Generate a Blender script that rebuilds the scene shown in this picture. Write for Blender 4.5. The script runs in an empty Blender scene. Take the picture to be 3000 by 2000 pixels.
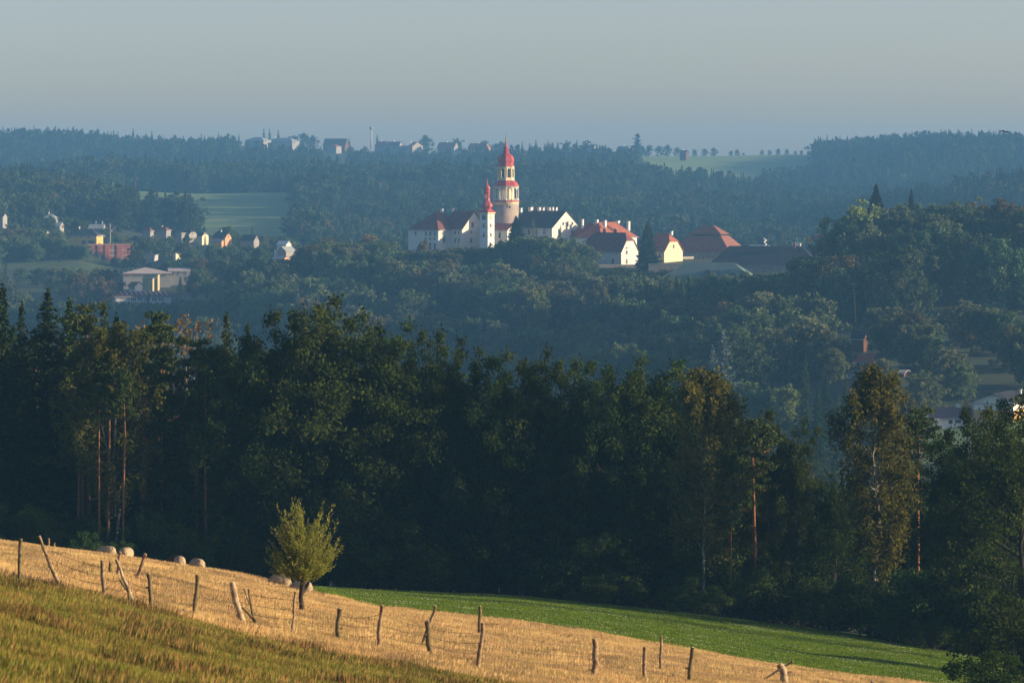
import bpy, math, random
import numpy as np

# ------------------------------------------------------------------ camera, sky, sun, exposure
F, H0 = 12000.0, 480.0            # focal length and eye-level row, in pixels of the 3000 px wide photograph
scene = bpy.context.scene
C = scene.collection
cam = bpy.data.cameras.new('camera')
cam.sensor_width = 36.0
cam.lens = 36.0 * F / 3000.0
cam.shift_y = -(1000.0 - H0) / 3000.0
cam.clip_start, cam.clip_end = 1.0, 30000.0
cam.dof.use_dof, cam.dof.focus_distance, cam.dof.aperture_fstop = True, 900.0, 6.3
cam_o = bpy.data.objects.new('camera', cam)
cam_o.rotation_euler = (math.radians(90), 0, 0)
C.objects.link(cam_o)
scene.camera = cam_o

SUN_AZ, SUN_EL = math.radians(95), math.radians(11.5)      # azimuth clockwise from the view direction
sun_dir = (math.sin(SUN_AZ) * math.cos(SUN_EL), math.cos(SUN_AZ) * math.cos(SUN_EL), math.sin(SUN_EL))
world = bpy.data.worlds.new('World')
scene.world = world
world.use_nodes = True
wn = world.node_tree.nodes
sky = wn.new('ShaderNodeTexSky')
sky.sky_type = 'NISHITA'
sky.sun_disc = False
sky.sun_elevation, sky.sun_rotation = SUN_EL, SUN_AZ
sky.altitude, sky.air_density, sky.dust_density, sky.ozone_density = 400, 0.66, 1.3, 1.5
tint = wn.new('ShaderNodeMix'); tint.data_type = 'RGBA'; tint.blend_type = 'MULTIPLY'      # tint multiplied into the sky colour, slightly greyer all round
tint.inputs['Factor'].default_value = 1.0; tint.inputs['B'].default_value = (1.10, 0.975, 0.99, 1)
world.node_tree.links.new(sky.outputs[0], tint.inputs['A'])
world.node_tree.links.new(tint.outputs['Result'], wn['Background'].inputs[0])
wn['Background'].inputs[1].default_value = 0.103

sun = bpy.data.lights.new('sun', 'SUN')
sun.energy, sun.angle, sun.color = 5.0, math.radians(0.6), (1.0, 0.79, 0.53)
sun_o = bpy.data.objects.new('sun', sun)
from mathutils import Vector, Matrix
sun_o.rotation_euler = Vector(sun_dir).to_track_quat('Z', 'Y').to_euler()
C.objects.link(sun_o)

vs = scene.view_settings
vs.view_transform, vs.look, vs.gamma, vs.use_curve_mapping = 'Standard', 'None', 1.0, False
vs.exposure = 0.66
scene.cycles.use_denoising = True
scene.cycles.max_bounces, scene.cycles.diffuse_bounces, scene.cycles.glossy_bounces = 5, 2, 1
scene.cycles.transmission_bounces, scene.cycles.transparent_max_bounces, scene.cycles.volume_bounces = 2, 4, 1
scene.cycles.caustics_reflective = scene.cycles.caustics_refractive = False
HAZE_DENSITY, HAZE_COLOR = 1.35e-4, (0.21, 0.55, 1.0)

# ------------------------------------------------------------------ helpers
R = np.random.default_rng(7)
rnd = random.Random(11)

def tag(o, label=None, cat=None, group=None, kind=None):
    if label: o['label'] = label
    if cat: o['category'] = cat
    if group: o['group'] = group
    if kind: o['kind'] = kind
    return o

def empty(name, loc, rz=0.0):
    o = bpy.data.objects.new(name, None)
    o.location = loc
    o.rotation_euler = (0, 0, rz)
    o.empty_display_size = 0.5
    C.objects.link(o)
    return o

def link(name, me, parent=None):
    o = bpy.data.objects.new(name, me)
    C.objects.link(o)
    if parent is not None:
        o.parent = parent
    return o

class MB:
    """collects vertices and faces; build() links them as one mesh object"""
    def __init__(s): s.v, s.f, s.m = [], [], []
    def add(s, vs_, fs, m=0):
        n = len(s.v)
        s.v += [tuple(p) for p in vs_]
        s.f += [tuple(i + n for i in f) for f in fs]
        s.m += [m] * len(fs)
        return s
    def box(s, x0, x1, y0, y1, z0, z1, m=0):
        return s.add([(x0,y0,z0),(x1,y0,z0),(x1,y1,z0),(x0,y1,z0),(x0,y0,z1),(x1,y0,z1),(x1,y1,z1),(x0,y1,z1)],
                     [(0,3,2,1),(4,5,6,7),(0,1,5,4),(1,2,6,5),(2,3,7,6),(3,0,4,7)], m)
    def slab(s, poly, t, m=0):
        """a flat polygon given thickness t downwards"""
        n = len(poly)
        low = [(p[0], p[1], p[2] - t) for p in poly]
        fs = [tuple(range(n)), tuple(range(2*n-1, n-1, -1))]
        fs += [(i, i + n, (i+1) % n + n, (i+1) % n) for i in range(n)]
        return s.add(list(poly) + low, fs, m)
    def tube(s, pts, rad, n=6, m=0, cap=True):
        pts = [np.array(p, float) for p in pts]
        base = len(s.v); k = len(pts)
        for i, p in enumerate(pts):
            d = pts[min(i+1, k-1)] - pts[max(i-1, 0)]
            d /= (np.linalg.norm(d) + 1e-9)
            h = np.array((1.0,0,0)) if abs(d[0]) < 0.8 else np.array((0,1.0,0))
            e1 = np.cross(d, h); e1 /= np.linalg.norm(e1); e2 = np.cross(d, e1)
            for j in range(n):
                a = 2*math.pi*j/n
                q = p + rad[i]*(math.cos(a)*e1 + math.sin(a)*e2)
                s.v.append(tuple(q))
        fs = []
        for i in range(k-1):
            for j in range(n):
                fs.append((base+i*n+j, base+i*n+(j+1) % n, base+(i+1)*n+(j+1) % n, base+(i+1)*n+j))
        if cap:
            fs.append(tuple(base+j for j in range(n)))
            fs.append(tuple(base+(k-1)*n+j for j in range(n-1, -1, -1)))
        s.f += fs; s.m += [m]*len(fs)
        return s
    def lathe(s, prof, n=8, cx=0, cy=0, rot=0.0, m=0, cap=True):
        base = len(s.v); k = len(prof)
        for (r, z) in prof:
            for j in range(n):
                a = rot + 2*math.pi*j/n
                s.v.append((cx + r*math.cos(a), cy + r*math.sin(a), z))
        fs = []
        for i in range(k-1):
            for j in range(n):
                fs.append((base+i*n+j, base+i*n+(j+1) % n, base+(i+1)*n+(j+1) % n, base+(i+1)*n+j))
        if cap:
            fs.append(tuple(base+j for j in range(n-1, -1, -1)))
            fs.append(tuple(base+(k-1)*n+j for j in range(n)))
        s.f += fs; s.m += [m]*len(fs)
        return s
    def mesh(s, name, mats, smooth=False):
        me = bpy.data.meshes.new(name)
        me.from_pydata(s.v, [], s.f)
        for mt in (mats if isinstance(mats, (list, tuple)) else [mats]):
            me.materials.append(mt)
        if any(s.m): me.polygons.foreach_set('material_index', s.m)
        if smooth: me.polygons.foreach_set('use_smooth', [True]*len(s.f))
        me.update()
        return me
    def build(s, name, mats, parent=None, smooth=False):
        return link(name, s.mesh(name, mats, smooth), parent)

def np_mesh(name, V, Fq, mats, midx=None):
    """mesh from an (N,3) vertex array and an (M,k) face array"""
    me = bpy.data.meshes.new(name)
    M, k = Fq.shape
    me.vertices.add(len(V)); me.vertices.foreach_set('co', np.ascontiguousarray(V, dtype=np.float32).ravel())
    me.loops.add(M*k); me.loops.foreach_set('vertex_index', np.ascontiguousarray(Fq, dtype=np.int32).ravel())
    me.polygons.add(M)
    me.polygons.foreach_set('loop_start', np.arange(0, M*k, k, dtype=np.int32))
    me.polygons.foreach_set('loop_total', np.full(M, k, dtype=np.int32))
    for mt in (mats if isinstance(mats, (list, tuple)) else [mats]):
        me.materials.append(mt)
    if midx is not None:
        me.polygons.foreach_set('material_index', np.asarray(midx, dtype=np.int32))
    me.update(calc_edges=True)
    me.validate()
    return me

# ------------------------------------------------------------------ materials
def mat(name, col, rough=0.8, var=0.0, scale=2.0, col2=None, bump=0.0, spec=0.2, metal=0.0, rnd_amt=0.0):
    """principled material with noise variation between two colours"""
    m = bpy.data.materials.new(name); m.use_nodes = True
    nt = m.node_tree; p = nt.nodes['Principled BSDF']
    p.inputs['Roughness'].default_value = rough
    p.inputs['Specular IOR Level'].default_value = spec
    p.inputs['Metallic'].default_value = metal
    p.inputs['Base Color'].default_value = (*col, 1)
    if col2 or var:
        if not col2: col2 = tuple(min(1, c*(1-var)) for c in col)
        tc = nt.nodes.new('ShaderNodeTexCoord')
        no = nt.nodes.new('ShaderNodeTexNoise')
        no.inputs['Scale'].default_value = scale; no.inputs['Detail'].default_value = 6
        no.inputs['Roughness'].default_value = 0.65
        rp = nt.nodes.new('ShaderNodeValToRGB')
        rp.color_ramp.elements[0].position, rp.color_ramp.elements[1].position = 0.36, 0.64
        rp.color_ramp.elements[0].color, rp.color_ramp.elements[1].color = (*col2, 1), (*col, 1)
        nt.links.new(tc.outputs['Object'], no.inputs['Vector'])
        nt.links.new(no.outputs['Fac'], rp.inputs['Fac'])
        nt.links.new(rp.outputs['Color'], p.inputs['Base Color'])
        if bump:
            b = nt.nodes.new('ShaderNodeBump'); b.inputs['Strength'].default_value = bump
            nt.links.new(no.outputs['Fac'], b.inputs['Height']); nt.links.new(b.outputs['Normal'], p.inputs['Normal'])
    return m

def leaf_mat(name, col, col2, trans=0.35, hue_var=0.12, scale=0.5, autumn=None, autumn_p=0.0):
    """leaves: diffuse mixed with translucent; colour differs from clump to clump and from plant to plant"""
    m = bpy.data.materials.new(name); m.use_nodes = True
    nt = m.node_tree; N = nt.nodes; L = nt.links
    N.remove(N['Principled BSDF'])
    tc = N.new('ShaderNodeTexCoord'); no = N.new('ShaderNodeTexNoise')
    no.inputs['Scale'].default_value = scale; no.inputs['Detail'].default_value = 3
    mx = N.new('ShaderNodeMix'); mx.data_type = 'RGBA'
    mx.inputs['A'].default_value, mx.inputs['B'].default_value = (*col, 1), (*col2, 1)
    rp = N.new('ShaderNodeMapRange'); rp.inputs[1].default_value, rp.inputs[2].default_value = 0.35, 0.65
    L.new(tc.outputs['Object'], no.inputs['Vector']); L.new(no.outputs['Fac'], rp.inputs[0]); L.new(rp.outputs[0], mx.inputs['Factor'])
    oi = N.new('ShaderNodeObjectInfo')
    src = mx.outputs['Result']
    if autumn:
        cp = N.new('ShaderNodeMapRange'); cp.inputs[1].default_value, cp.inputs[2].default_value = 1-autumn_p*1.3, 1-autumn_p*0.5
        L.new(oi.outputs['Random'], cp.inputs[0])
        ma = N.new('ShaderNodeMix'); ma.data_type = 'RGBA'; ma.inputs['B'].default_value = (*autumn, 1)
        L.new(cp.outputs[0], ma.inputs['Factor']); L.new(src, ma.inputs['A']); src = ma.outputs['Result']
    hs = N.new('ShaderNodeHueSaturation')
    wn2 = N.new('ShaderNodeTexWhiteNoise'); wn2.noise_dimensions = '1D'; L.new(oi.outputs['Random'], wn2.inputs['W'])
    vr = N.new('ShaderNodeMapRange'); vr.inputs[3].default_value, vr.inputs[4].default_value = 1-hue_var*3, 1+hue_var*3
    hr = N.new('ShaderNodeMapRange'); hr.inputs[3].default_value, hr.inputs[4].default_value = 0.5-hue_var*0.28, 0.5+hue_var*0.28
    L.new(wn2.outputs['Value'], vr.inputs[0]); L.new(vr.outputs[0], hs.inputs['Value'])
    sp = N.new('ShaderNodeSeparateColor'); L.new(wn2.outputs['Color'], sp.inputs[0])
    L.new(sp.outputs[1], hr.inputs[0]); L.new(hr.outputs[0], hs.inputs['Hue'])
    L.new(src, hs.inputs['Color'])
    df = N.new('ShaderNodeBsdfDiffuse'); tr = N.new('ShaderNodeBsdfTranslucent'); ms = N.new('ShaderNodeMixShader')
    ms.inputs[0].default_value = trans
    L.new(hs.outputs['Color'], df.inputs['Color']); L.new(hs.outputs['Color'], tr.inputs['Color'])
    L.new(df.outputs[0], ms.inputs[1]); L.new(tr.outputs[0], ms.inputs[2])
    L.new(ms.outputs[0], N['Material Output'].inputs['Surface'])
    return m

M = {}
M['bark'] = mat('bark', (0.075, 0.06, 0.045), 0.95, col2=(0.035, 0.03, 0.024), scale=3, bump=0.4)
M['dark_bark'] = mat('dark_bark', (0.045, 0.037, 0.03), 0.95, col2=(0.022, 0.02, 0.016), scale=3, bump=0.4)
M['birch_bark'] = mat('birch_bark', (0.50, 0.45, 0.38), 0.8, col2=(0.06, 0.05, 0.04), scale=3.5)
def pine_bark():
    """grey-brown plates near the root, orange papery bark higher up, as on old pines"""
    m = mat('pine_bark', (0.34, 0.145, 0.06), 0.9, col2=(0.14, 0.07, 0.04), scale=2.5, bump=0.4)
    nt = m.node_tree; N, L = nt.nodes, nt.links
    tc = next(n for n in N if n.type == 'TEX_COORD'); rp = next(n for n in N if n.type == 'VALTORGB'); p = N['Principled BSDF']
    sp = N.new('ShaderNodeSeparateXYZ'); L.new(tc.outputs['Object'], sp.inputs[0])
    n2 = N.new('ShaderNodeTexNoise'); n2.inputs['Scale'].default_value = 0.7; n2.inputs['Detail'].default_value = 4; L.new(tc.outputs['Object'], n2.inputs['Vector'])
    ad = N.new('ShaderNodeMath'); ad.operation = 'MULTIPLY_ADD'; ad.inputs[1].default_value = 9.0; L.new(n2.outputs['Fac'], ad.inputs[0]); L.new(sp.outputs['Z'], ad.inputs[2])
    mr = N.new('ShaderNodeMapRange'); mr.inputs[1].default_value, mr.inputs[2].default_value = 6.0, 13.0; L.new(ad.outputs[0], mr.inputs[0])
    mx = N.new('ShaderNodeMix'); mx.data_type = 'RGBA'; mx.inputs['A'].default_value = (0.075, 0.055, 0.042, 1)
    L.new(mr.outputs[0], mx.inputs['Factor']); L.new(rp.outputs['Color'], mx.inputs['B']); L.new(mx.outputs['Result'], p.inputs['Base Color'])
    return m
M['pine_bark'] = pine_bark()
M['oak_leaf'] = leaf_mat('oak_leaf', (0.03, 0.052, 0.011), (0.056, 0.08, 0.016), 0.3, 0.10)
M['broad_leaf'] = leaf_mat('broad_leaf', (0.076, 0.114, 0.046), (0.15, 0.19, 0.078), 0.3, 0.13, 0.3, autumn=(0.16, 0.12, 0.05), autumn_p=0.10)
M['far_leaf'] = leaf_mat('far_leaf', (0.05, 0.085, 0.035), (0.075, 0.11, 0.045), 0.2, 0.11, 0.2, autumn=(0.12, 0.10, 0.05), autumn_p=0.07)
M['rust_leaf'] = leaf_mat('rust_leaf', (0.15, 0.09, 0.04), (0.13, 0.11, 0.045), 0.3, 0.08)
M['lime_leaf'] = leaf_mat('lime_leaf', (0.16, 0.21, 0.04), (0.20, 0.25, 0.06), 0.35, 0.05)
M['pale_leaf'] = leaf_mat('pale_leaf', (0.13, 0.15, 0.075), (0.17, 0.18, 0.09), 0.3, 0.06)
M['birch_leaf'] = leaf_mat('birch_leaf', (0.095, 0.10, 0.018), (0.15, 0.135, 0.028), 0.4, 0.08)
M['needle'] = leaf_mat('needle', (0.026, 0.05, 0.016), (0.045, 0.07, 0.02), 0.12, 0.12)
M['far_needle'] = leaf_mat('far_needle', (0.03, 0.056, 0.026), (0.045, 0.074, 0.032), 0.12, 0.15)
M['pine_needle'] = leaf_mat('pine_needle', (0.045, 0.07, 0.02), (0.075, 0.095, 0.026), 0.15, 0.08)
M['blue_needle'] = leaf_mat('blue_needle', (0.12, 0.17, 0.16), (0.16, 0.21, 0.2), 0.12, 0.04)
M['willow_leaf'] = leaf_mat('willow_leaf', (0.225, 0.265, 0.036), (0.33, 0.33, 0.075), 0.4, 0.02, 2.0)
M['bush_leaf'] = leaf_mat('bush_leaf', (0.038, 0.07, 0.016), (0.06, 0.095, 0.022), 0.35, 0.1)
M['dry_leaf'] = leaf_mat('dry_leaf', (0.25, 0.12, 0.035), (0.20, 0.13, 0.04), 0.4, 0.05)
M['straw'] = leaf_mat('straw', (0.66, 0.475, 0.22), (0.59, 0.395, 0.16), 0.4, 0.05, 1.3)
M['straw_green'] = leaf_mat('straw_green', (0.19, 0.22, 0.035), (0.28, 0.25, 0.05), 0.4, 0.05, 1.3)
M['bank_grass'] = leaf_mat('bank_grass', (0.20, 0.225, 0.038), (0.30, 0.26, 0.058), 0.4, 0.09, 0.8)
M['bank_dry'] = leaf_mat('bank_dry', (0.50, 0.33, 0.11), (0.38, 0.20, 0.075), 0.4, 0.07, 0.8)
M['bank_weed'] = leaf_mat('bank_weed', (0.11, 0.14, 0.03), (0.17, 0.17, 0.04), 0.3, 0.09, 0.8)
M['field_grass'] = leaf_mat('field_grass', (0.155, 0.26, 0.024), (0.22, 0.29, 0.035), 0.4, 0.06, 0.6)
M['clover'] = mat('clover', (0.75, 0.74, 0.66), 0.8)
M['straw_soil'] = mat('straw_soil', (0.52, 0.35, 0.145), 0.95, col2=(0.42, 0.26, 0.095), scale=0.8, bump=0.5)
M['bank_soil'] = mat('bank_soil', (0.19, 0.18, 0.04), 0.95, col2=(0.25, 0.155, 0.05), scale=1.2, bump=0.5)
M['field_soil'] = mat('field_soil', (0.135, 0.235, 0.021), 0.95, col2=(0.18, 0.245, 0.032), scale=0.35, bump=0.3)
M['terrain'] = mat('terrain', (0.05, 0.075, 0.03), 0.95, col2=(0.075, 0.08, 0.035), scale=0.02, bump=0.2)
M['verge_grass'] = mat('verge_grass', (0.075, 0.11, 0.035), 0.95, col2=(0.10, 0.12, 0.045), scale=0.05)
M['far_grass'] = mat('far_grass', (0.20, 0.29, 0.075), 0.95, col2=(0.25, 0.30, 0.10), scale=0.012)
M['far_stubble'] = mat('far_stubble', (0.23, 0.24, 0.09), 0.95, col2=(0.17, 0.225, 0.07), scale=0.012)
M['asphalt'] = mat('asphalt', (0.07, 0.07, 0.07), 0.9, var=0.2, scale=0.5)
M['wood'] = mat('weathered_wood', (0.42, 0.30, 0.18), 0.9, col2=(0.15, 0.10, 0.055), scale=7, bump=0.5)
M['pale_wood'] = mat('pale_wood', (0.55, 0.44, 0.29), 0.85, col2=(0.20, 0.13, 0.07), scale=4, bump=0.4)
M['mossy_wood'] = mat('mossy_wood', (0.24, 0.18, 0.09), 0.95, col2=(0.09, 0.08, 0.035), scale=6, bump=0.5)
M['wire'] = mat('wire', (0.16, 0.13, 0.10), 0.6, metal=0.4)
M['fleece'] = mat('fleece', (0.50, 0.40, 0.26), 0.95, col2=(0.32, 0.235, 0.14), scale=9, bump=0.8)
M['dark_fleece'] = mat('dark_fleece', (0.10, 0.055, 0.035), 0.95, col2=(0.05, 0.03, 0.02), scale=9, bump=0.8)
M['dimmed_plaster'] = mat('dimmed_plaster', (0.33, 0.315, 0.285), 0.9, var=0.12, scale=0.3)  # plaster darkened to stand in for softer, partly shaded light on these walls
M['plaster'] = mat('plaster', (0.76, 0.72, 0.63), 0.9, var=0.12, scale=0.3)
M['white'] = mat('white_plaster', (0.80, 0.78, 0.73), 0.9, var=0.08, scale=0.3)
M['cream'] = mat('cream_plaster', (0.80, 0.70, 0.44), 0.9, var=0.1, scale=0.3)
M['tower_stone'] = mat('tower_stone', (0.50, 0.40, 0.30), 0.95, col2=(0.36, 0.29, 0.24), scale=0.35, bump=0.2)
M['copper_red'] = mat('red_sheet_roof', (0.47, 0.075, 0.06), 0.42, col2=(0.38, 0.055, 0.045), scale=0.6, spec=0.4)
M['tile'] = mat('red_tiles', (0.42, 0.135, 0.065), 0.85, col2=(0.30, 0.095, 0.055), scale=0.6, bump=0.3)
M['granary_tile'] = mat('granary_tiles', (0.30, 0.125, 0.08), 0.85, col2=(0.22, 0.09, 0.06), scale=0.5, bump=0.3)
M['old_tile'] = mat('old_brown_tiles', (0.235, 0.085, 0.06), 0.85, col2=(0.17, 0.062, 0.048), scale=0.5, bump=0.3)
M['orange_tile'] = mat('orange_tiles', (0.52, 0.20, 0.09), 0.85, col2=(0.40, 0.145, 0.07), scale=0.5, bump=0.3)
M['slate'] = mat('dark_slate', (0.045, 0.045, 0.052), 0.7, var=0.3, scale=0.4)
M['purple_tile'] = mat('dull_mauve_tiles', (0.20, 0.12, 0.105), 0.85, col2=(0.15, 0.09, 0.08), scale=1.5, bump=0.3)
M['green_metal'] = mat('green_grey_sheet', (0.16, 0.215, 0.185), 0.75, col2=(0.12, 0.17, 0.15), scale=0.3, spec=0.2)
M['grey_roof'] = mat('grey_roof', (0.34, 0.36, 0.36), 0.8, var=0.15, scale=0.3)
M['pink_roof'] = mat('pale_pink_roof', (0.60, 0.49, 0.42), 0.85, var=0.12, scale=0.2)
M['stone_wall'] = mat('rubble_wall', (0.38, 0.33, 0.27), 0.95, col2=(0.26, 0.225, 0.19), scale=0.6, bump=0.4)
M['brick'] = mat('bare_brick', (0.40, 0.145, 0.105), 0.9, col2=(0.34, 0.115, 0.085), scale=0.4)
M['concrete'] = mat('concrete', (0.50, 0.48, 0.44), 0.9, var=0.15, scale=0.4)
M['yellow'] = mat('yellow_plaster', (0.72, 0.48, 0.14), 0.9, var=0.1, scale=0.3)
M['pale_yellow'] = mat('pale_yellow_plaster', (0.52, 0.44, 0.23), 0.9, var=0.1, scale=0.3)
M['ochre'] = mat('ochre_plaster', (0.62, 0.36, 0.10), 0.9, var=0.15, scale=0.6)
M['orange'] = mat('orange_plaster', (0.75, 0.36, 0.17), 0.9, var=0.1, scale=0.3)
M['brown_board'] = mat('brown_boards', (0.16, 0.075, 0.04), 0.9, var=0.3, scale=1)
M['glass'] = mat('dark_glass', (0.03, 0.035, 0.045), 0.15, spec=0.5)
M['stone_trim'] = mat('stone_trim', (0.50, 0.46, 0.38), 0.9, var=0.12, scale=1)
M['gold'] = mat('gilded_ball', (0.80, 0.55, 0.16), 0.3, metal=0.9)
M['steel'] = mat('galvanised_steel', (0.45, 0.46, 0.46), 0.45, metal=0.6)
M['black'] = mat('black_metal', (0.02, 0.02, 0.025), 0.6)
M['clock_black'] = mat('clock_black', (0.03, 0.03, 0.035), 0.6)
M['clock_red'] = mat('clock_faded_red', (0.45, 0.16, 0.07), 0.7)
M['gilt'] = mat('clock_gilt', (0.75, 0.62, 0.32), 0.6)

def sgraffito(name, light, dark, bw=1.7, bh=1.0):
    """scratched plaster: courses of envelope rectangles, a dark triangle in each (flat decoration)"""
    m = bpy.data.materials.new(name); m.use_nodes = True
    nt = m.node_tree; N = nt.nodes; L = nt.links; p = N['Principled BSDF']
    p.inputs['Roughness'].default_value = 0.9; p.inputs['Specular IOR Level'].default_value = 0.1
    tc = N.new('ShaderNodeTexCoord'); sp = N.new('ShaderNodeSeparateXYZ'); L.new(tc.outputs['Object'], sp.inputs[0])
    def mth(op, a, b=None):
        n = N.new('ShaderNodeMath'); n.operation = op
        for i, q in enumerate((a, b)):
            if q is None: continue
            if isinstance(q, (int, float)): n.inputs[i].default_value = q
            else: L.new(q, n.inputs[i])
        return n.outputs[0]
    s = mth('ADD', sp.outputs['X'], sp.outputs['Y'])
    row = mth('DIVIDE', sp.outputs['Z'], bh)
    fz = mth('FRACT', row)
    off = mth('MULTIPLY', mth('MODULO', mth('FLOOR', row), 2.0), 0.5)
    fu = mth('FRACT', mth('ADD', mth('DIVIDE', s, bw), off))
    line = mth('MAXIMUM', mth('LESS_THAN', fz, 0.09), mth('LESS_THAN', fu, 0.06))
    tri = mth('MULTIPLY', mth('LESS_THAN', mth('ADD', mth('MULTIPLY', mth('ABSOLUTE', mth('SUBTRACT', fu, 0.62)), 1.5), fz), 0.62), mth('GREATER_THAN', fz, 0.2))
    tri = mth('MULTIPLY', tri, mth('LESS_THAN', fu, 0.72))
    k = mth('MAXIMUM', mth('MULTIPLY', line, 0.55), mth('MULTIPLY', tri, 0.85))
    no = N.new('ShaderNodeTexNoise'); no.inputs['Scale'].default_value = 0.35; no.inputs['Detail'].default_value = 5
    L.new(tc.outputs['Object'], no.inputs['Vector'])
    wear = N.new('ShaderNodeMapRange'); wear.inputs[1].default_value, wear.inputs[2].default_value = 0.35, 0.6
    wear.inputs[3].default_value = 0.35; L.new(no.outputs['Fac'], wear.inputs[0])
    k = mth('MULTIPLY', k, wear.outputs[0])
    mx = N.new('ShaderNodeMix'); mx.data_type = 'RGBA'
    mx.inputs['A'].default_value, mx.inputs['B'].default_value = (*light, 1), (*dark, 1)
    L.new(k, mx.inputs['Factor']); L.new(mx.outputs['Result'], p.inputs['Base Color'])
    return m
M['sgraffito'] = sgraffito('sgraffito_plaster', (0.80, 0.75, 0.65), (0.22, 0.20, 0.18))

# ------------------------------------------------------------------ terrain
# ground rows at given distances: {distance: [(photo column, ground row)]}
ST = [
 (115, [(-600,1640),(0,1715),(300,1768),(600,1840),(1000,1925),(1400,1990),(2000,2080),(3000,2250),(4000,2400)]),
 (150, [(-600,1590),(0,1658),(300,1697),(600,1757),(880,1812),(1400,1895),(2000,1985),(3000,2140),(4000,2290)]),
 (210, [(-600,1560),(0,1603),(300,1640),(600,1690),(800,1718),(1100,1772),(1500,1820),(1900,1885),(2300,1945),(2650,1990),(3000,2040),(4000,2170)]),
 (300, [(-600,1575),(0,1618),(400,1668),(700,1704),(900,1722),(1500,1748),(2000,1795),(2500,1855),(3000,1925),(4000,2040)]),
 (400, [(-600,1640),(0,1660),(900,1730),(1500,1750),(2500,1800),(3000,1830),(4000,1900)]),
 (650, [(-600,1800),(0,1850),(1500,1900),(2000,1840),(2500,1760),(3000,1720),(4000,1700)]),
 (900, [(-600,1540),(0,1560),(1500,1560),(1800,1420),(2050,1330),(2500,1285),(2800,1258),(2960,1238),(4000,1220)]),
 (1000,[(-600,1440),(0,1460),(1500,1420),(1800,1280),(2100,1200),(2500,1078),(3000,1070),(4000,1060)]),
 (1150,[(-600,1330),(0,1340),(700,1320),(1500,1230),(2000,1080),(2300,1010),(2600,965),(3000,945),(4000,930)]),
 (1320,[(-600,1220),(0,1240),(500,1220),(1000,1150),(1700,1100),(2100,960),(2380,850),(2600,775),(3000,770),(4000,750)]),
 (1500,[(-600,1060),(0,1060),(400,1030),(600,960),(1000,925),(1400,915),(1700,925),(2000,900),(2300,850),(3000,800),(4000,780)]),
 (1600,[(-600,960),(0,970),(400,960),(550,920),(700,850),(900,800),(1200,785),(1500,800),(1700,815),(2000,820),(2300,800),(3000,800),(4000,790)]),
 (1690,[(-600,890),(0,905),(450,905),(600,880),(800,790),(1000,757),(1200,755),(2400,760),(3000,800),(4000,800)]),
 (1760,[(-600,850),(0,865),(450,860),(600,850),(800,800),(1150,760),(2400,765),(3000,820),(4000,820)]),
 (1880,[(-600,790),(0,800),(330,806),(450,802),(600,790),(800,770),(1000,820),(1500,860),(2400,860),(3000,860),(4000,860)]),
 (2000,[(-600,730),(0,745),(200,722),(290,722),(315,778),(385,778),(430,745),(500,735),(660,718),(800,750),(950,800),(1500,860),(2400,860),(3000,840),(4000,840)]),
 (2200,[(-600,660),(0,680),(300,690),(600,700),(800,705),(1000,770),(1500,820),(2400,820),(3000,770),(4000,760)]),
 (2400,[(-600,590),(0,600),(300,645),(500,690),(600,688),(850,690),(1000,710),(1500,740),(2400,750),(3000,690),(4000,670)]),
 (2650,[(-600,590),(0,590),(300,638),(500,648),(600,635),(850,635),(1000,640),(1500,660),(2000,690),(2300,690),(2600,630),(3000,590),(4000,570)]),
 (2900,[(-600,640),(0,630),(280,600),(370,575),(860,571),(1000,580),(1400,590),(2000,625),(2500,660),(3000,660),(4000,640)]),
 (3120,[(-600,545),(0,545),(300,545),(550,566),(860,560),(1000,545),(1200,543),(1500,556),(1900,568),(2400,610),(3000,630),(4000,610)]),
 (3380,[(-600,570),(0,575),(500,590),(1000,570),(1500,568),(1800,575),(2100,585),(2400,610),(3000,570),(4000,550)]),
 (3600,[(-600,560),(0,560),(500,570),(1000,545),(1500,540),(1800,532),(1850,525),(2150,545),(2400,540),(2800,510),(3000,500),(4000,490)]),
 (3950,[(-600,475),(0,482),(500,486),(1000,480),(1500,486),(1850,488),(2150,500),(2400,490),(2800,455),(3000,440),(4000,430)]),
 (4300,[(-600,425),(0,430),(300,442),(700,440),(1000,440),(1400,455),(1800,459),(2100,459),(2370,453),(2450,465),(2600,460),(3000,438),(4000,430)]),
 (4700,[(-600,470),(1500,480),(4000,470)]),
 (6000,[(-600,500),(1500,500),(4000,500)]),
 (9000,[(-600,495),(1500,495),(4000,495)]),
]
PXG = np.arange(-600, 4001, 25.0)
DS = np.array([s[0] for s in ST], float)
ZG = []
for D_, pts in ST:
    py = np.interp(PXG, [p[0] for p in pts], [p[1] for p in pts])
    k = np.ones(5)/5
    py = np.convolve(np.pad(py, 2, mode='edge'), k, mode='valid')
    ZG.append(-(py - H0)/F*D_)
ZG = np.array(ZG)
# tangents in distance (monotone cubic)
h_ = np.diff(DS)[:, None]; dl_ = np.diff(ZG, axis=0)/h_
TG = np.zeros_like(ZG)
w1, w2 = 2*h_[1:]+h_[:-1], h_[1:]+2*h_[:-1]
with np.errstate(divide='ignore', invalid='ignore'):
    hm = (w1+w2)/(w1/dl_[:-1]+w2/dl_[1:])
TG[1:-1] = np.where(dl_[:-1]*dl_[1:] > 0, hm, 0)
TG[0], TG[-1] = dl_[0], dl_[-1]
SLOPE0 = 0.108

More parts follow.
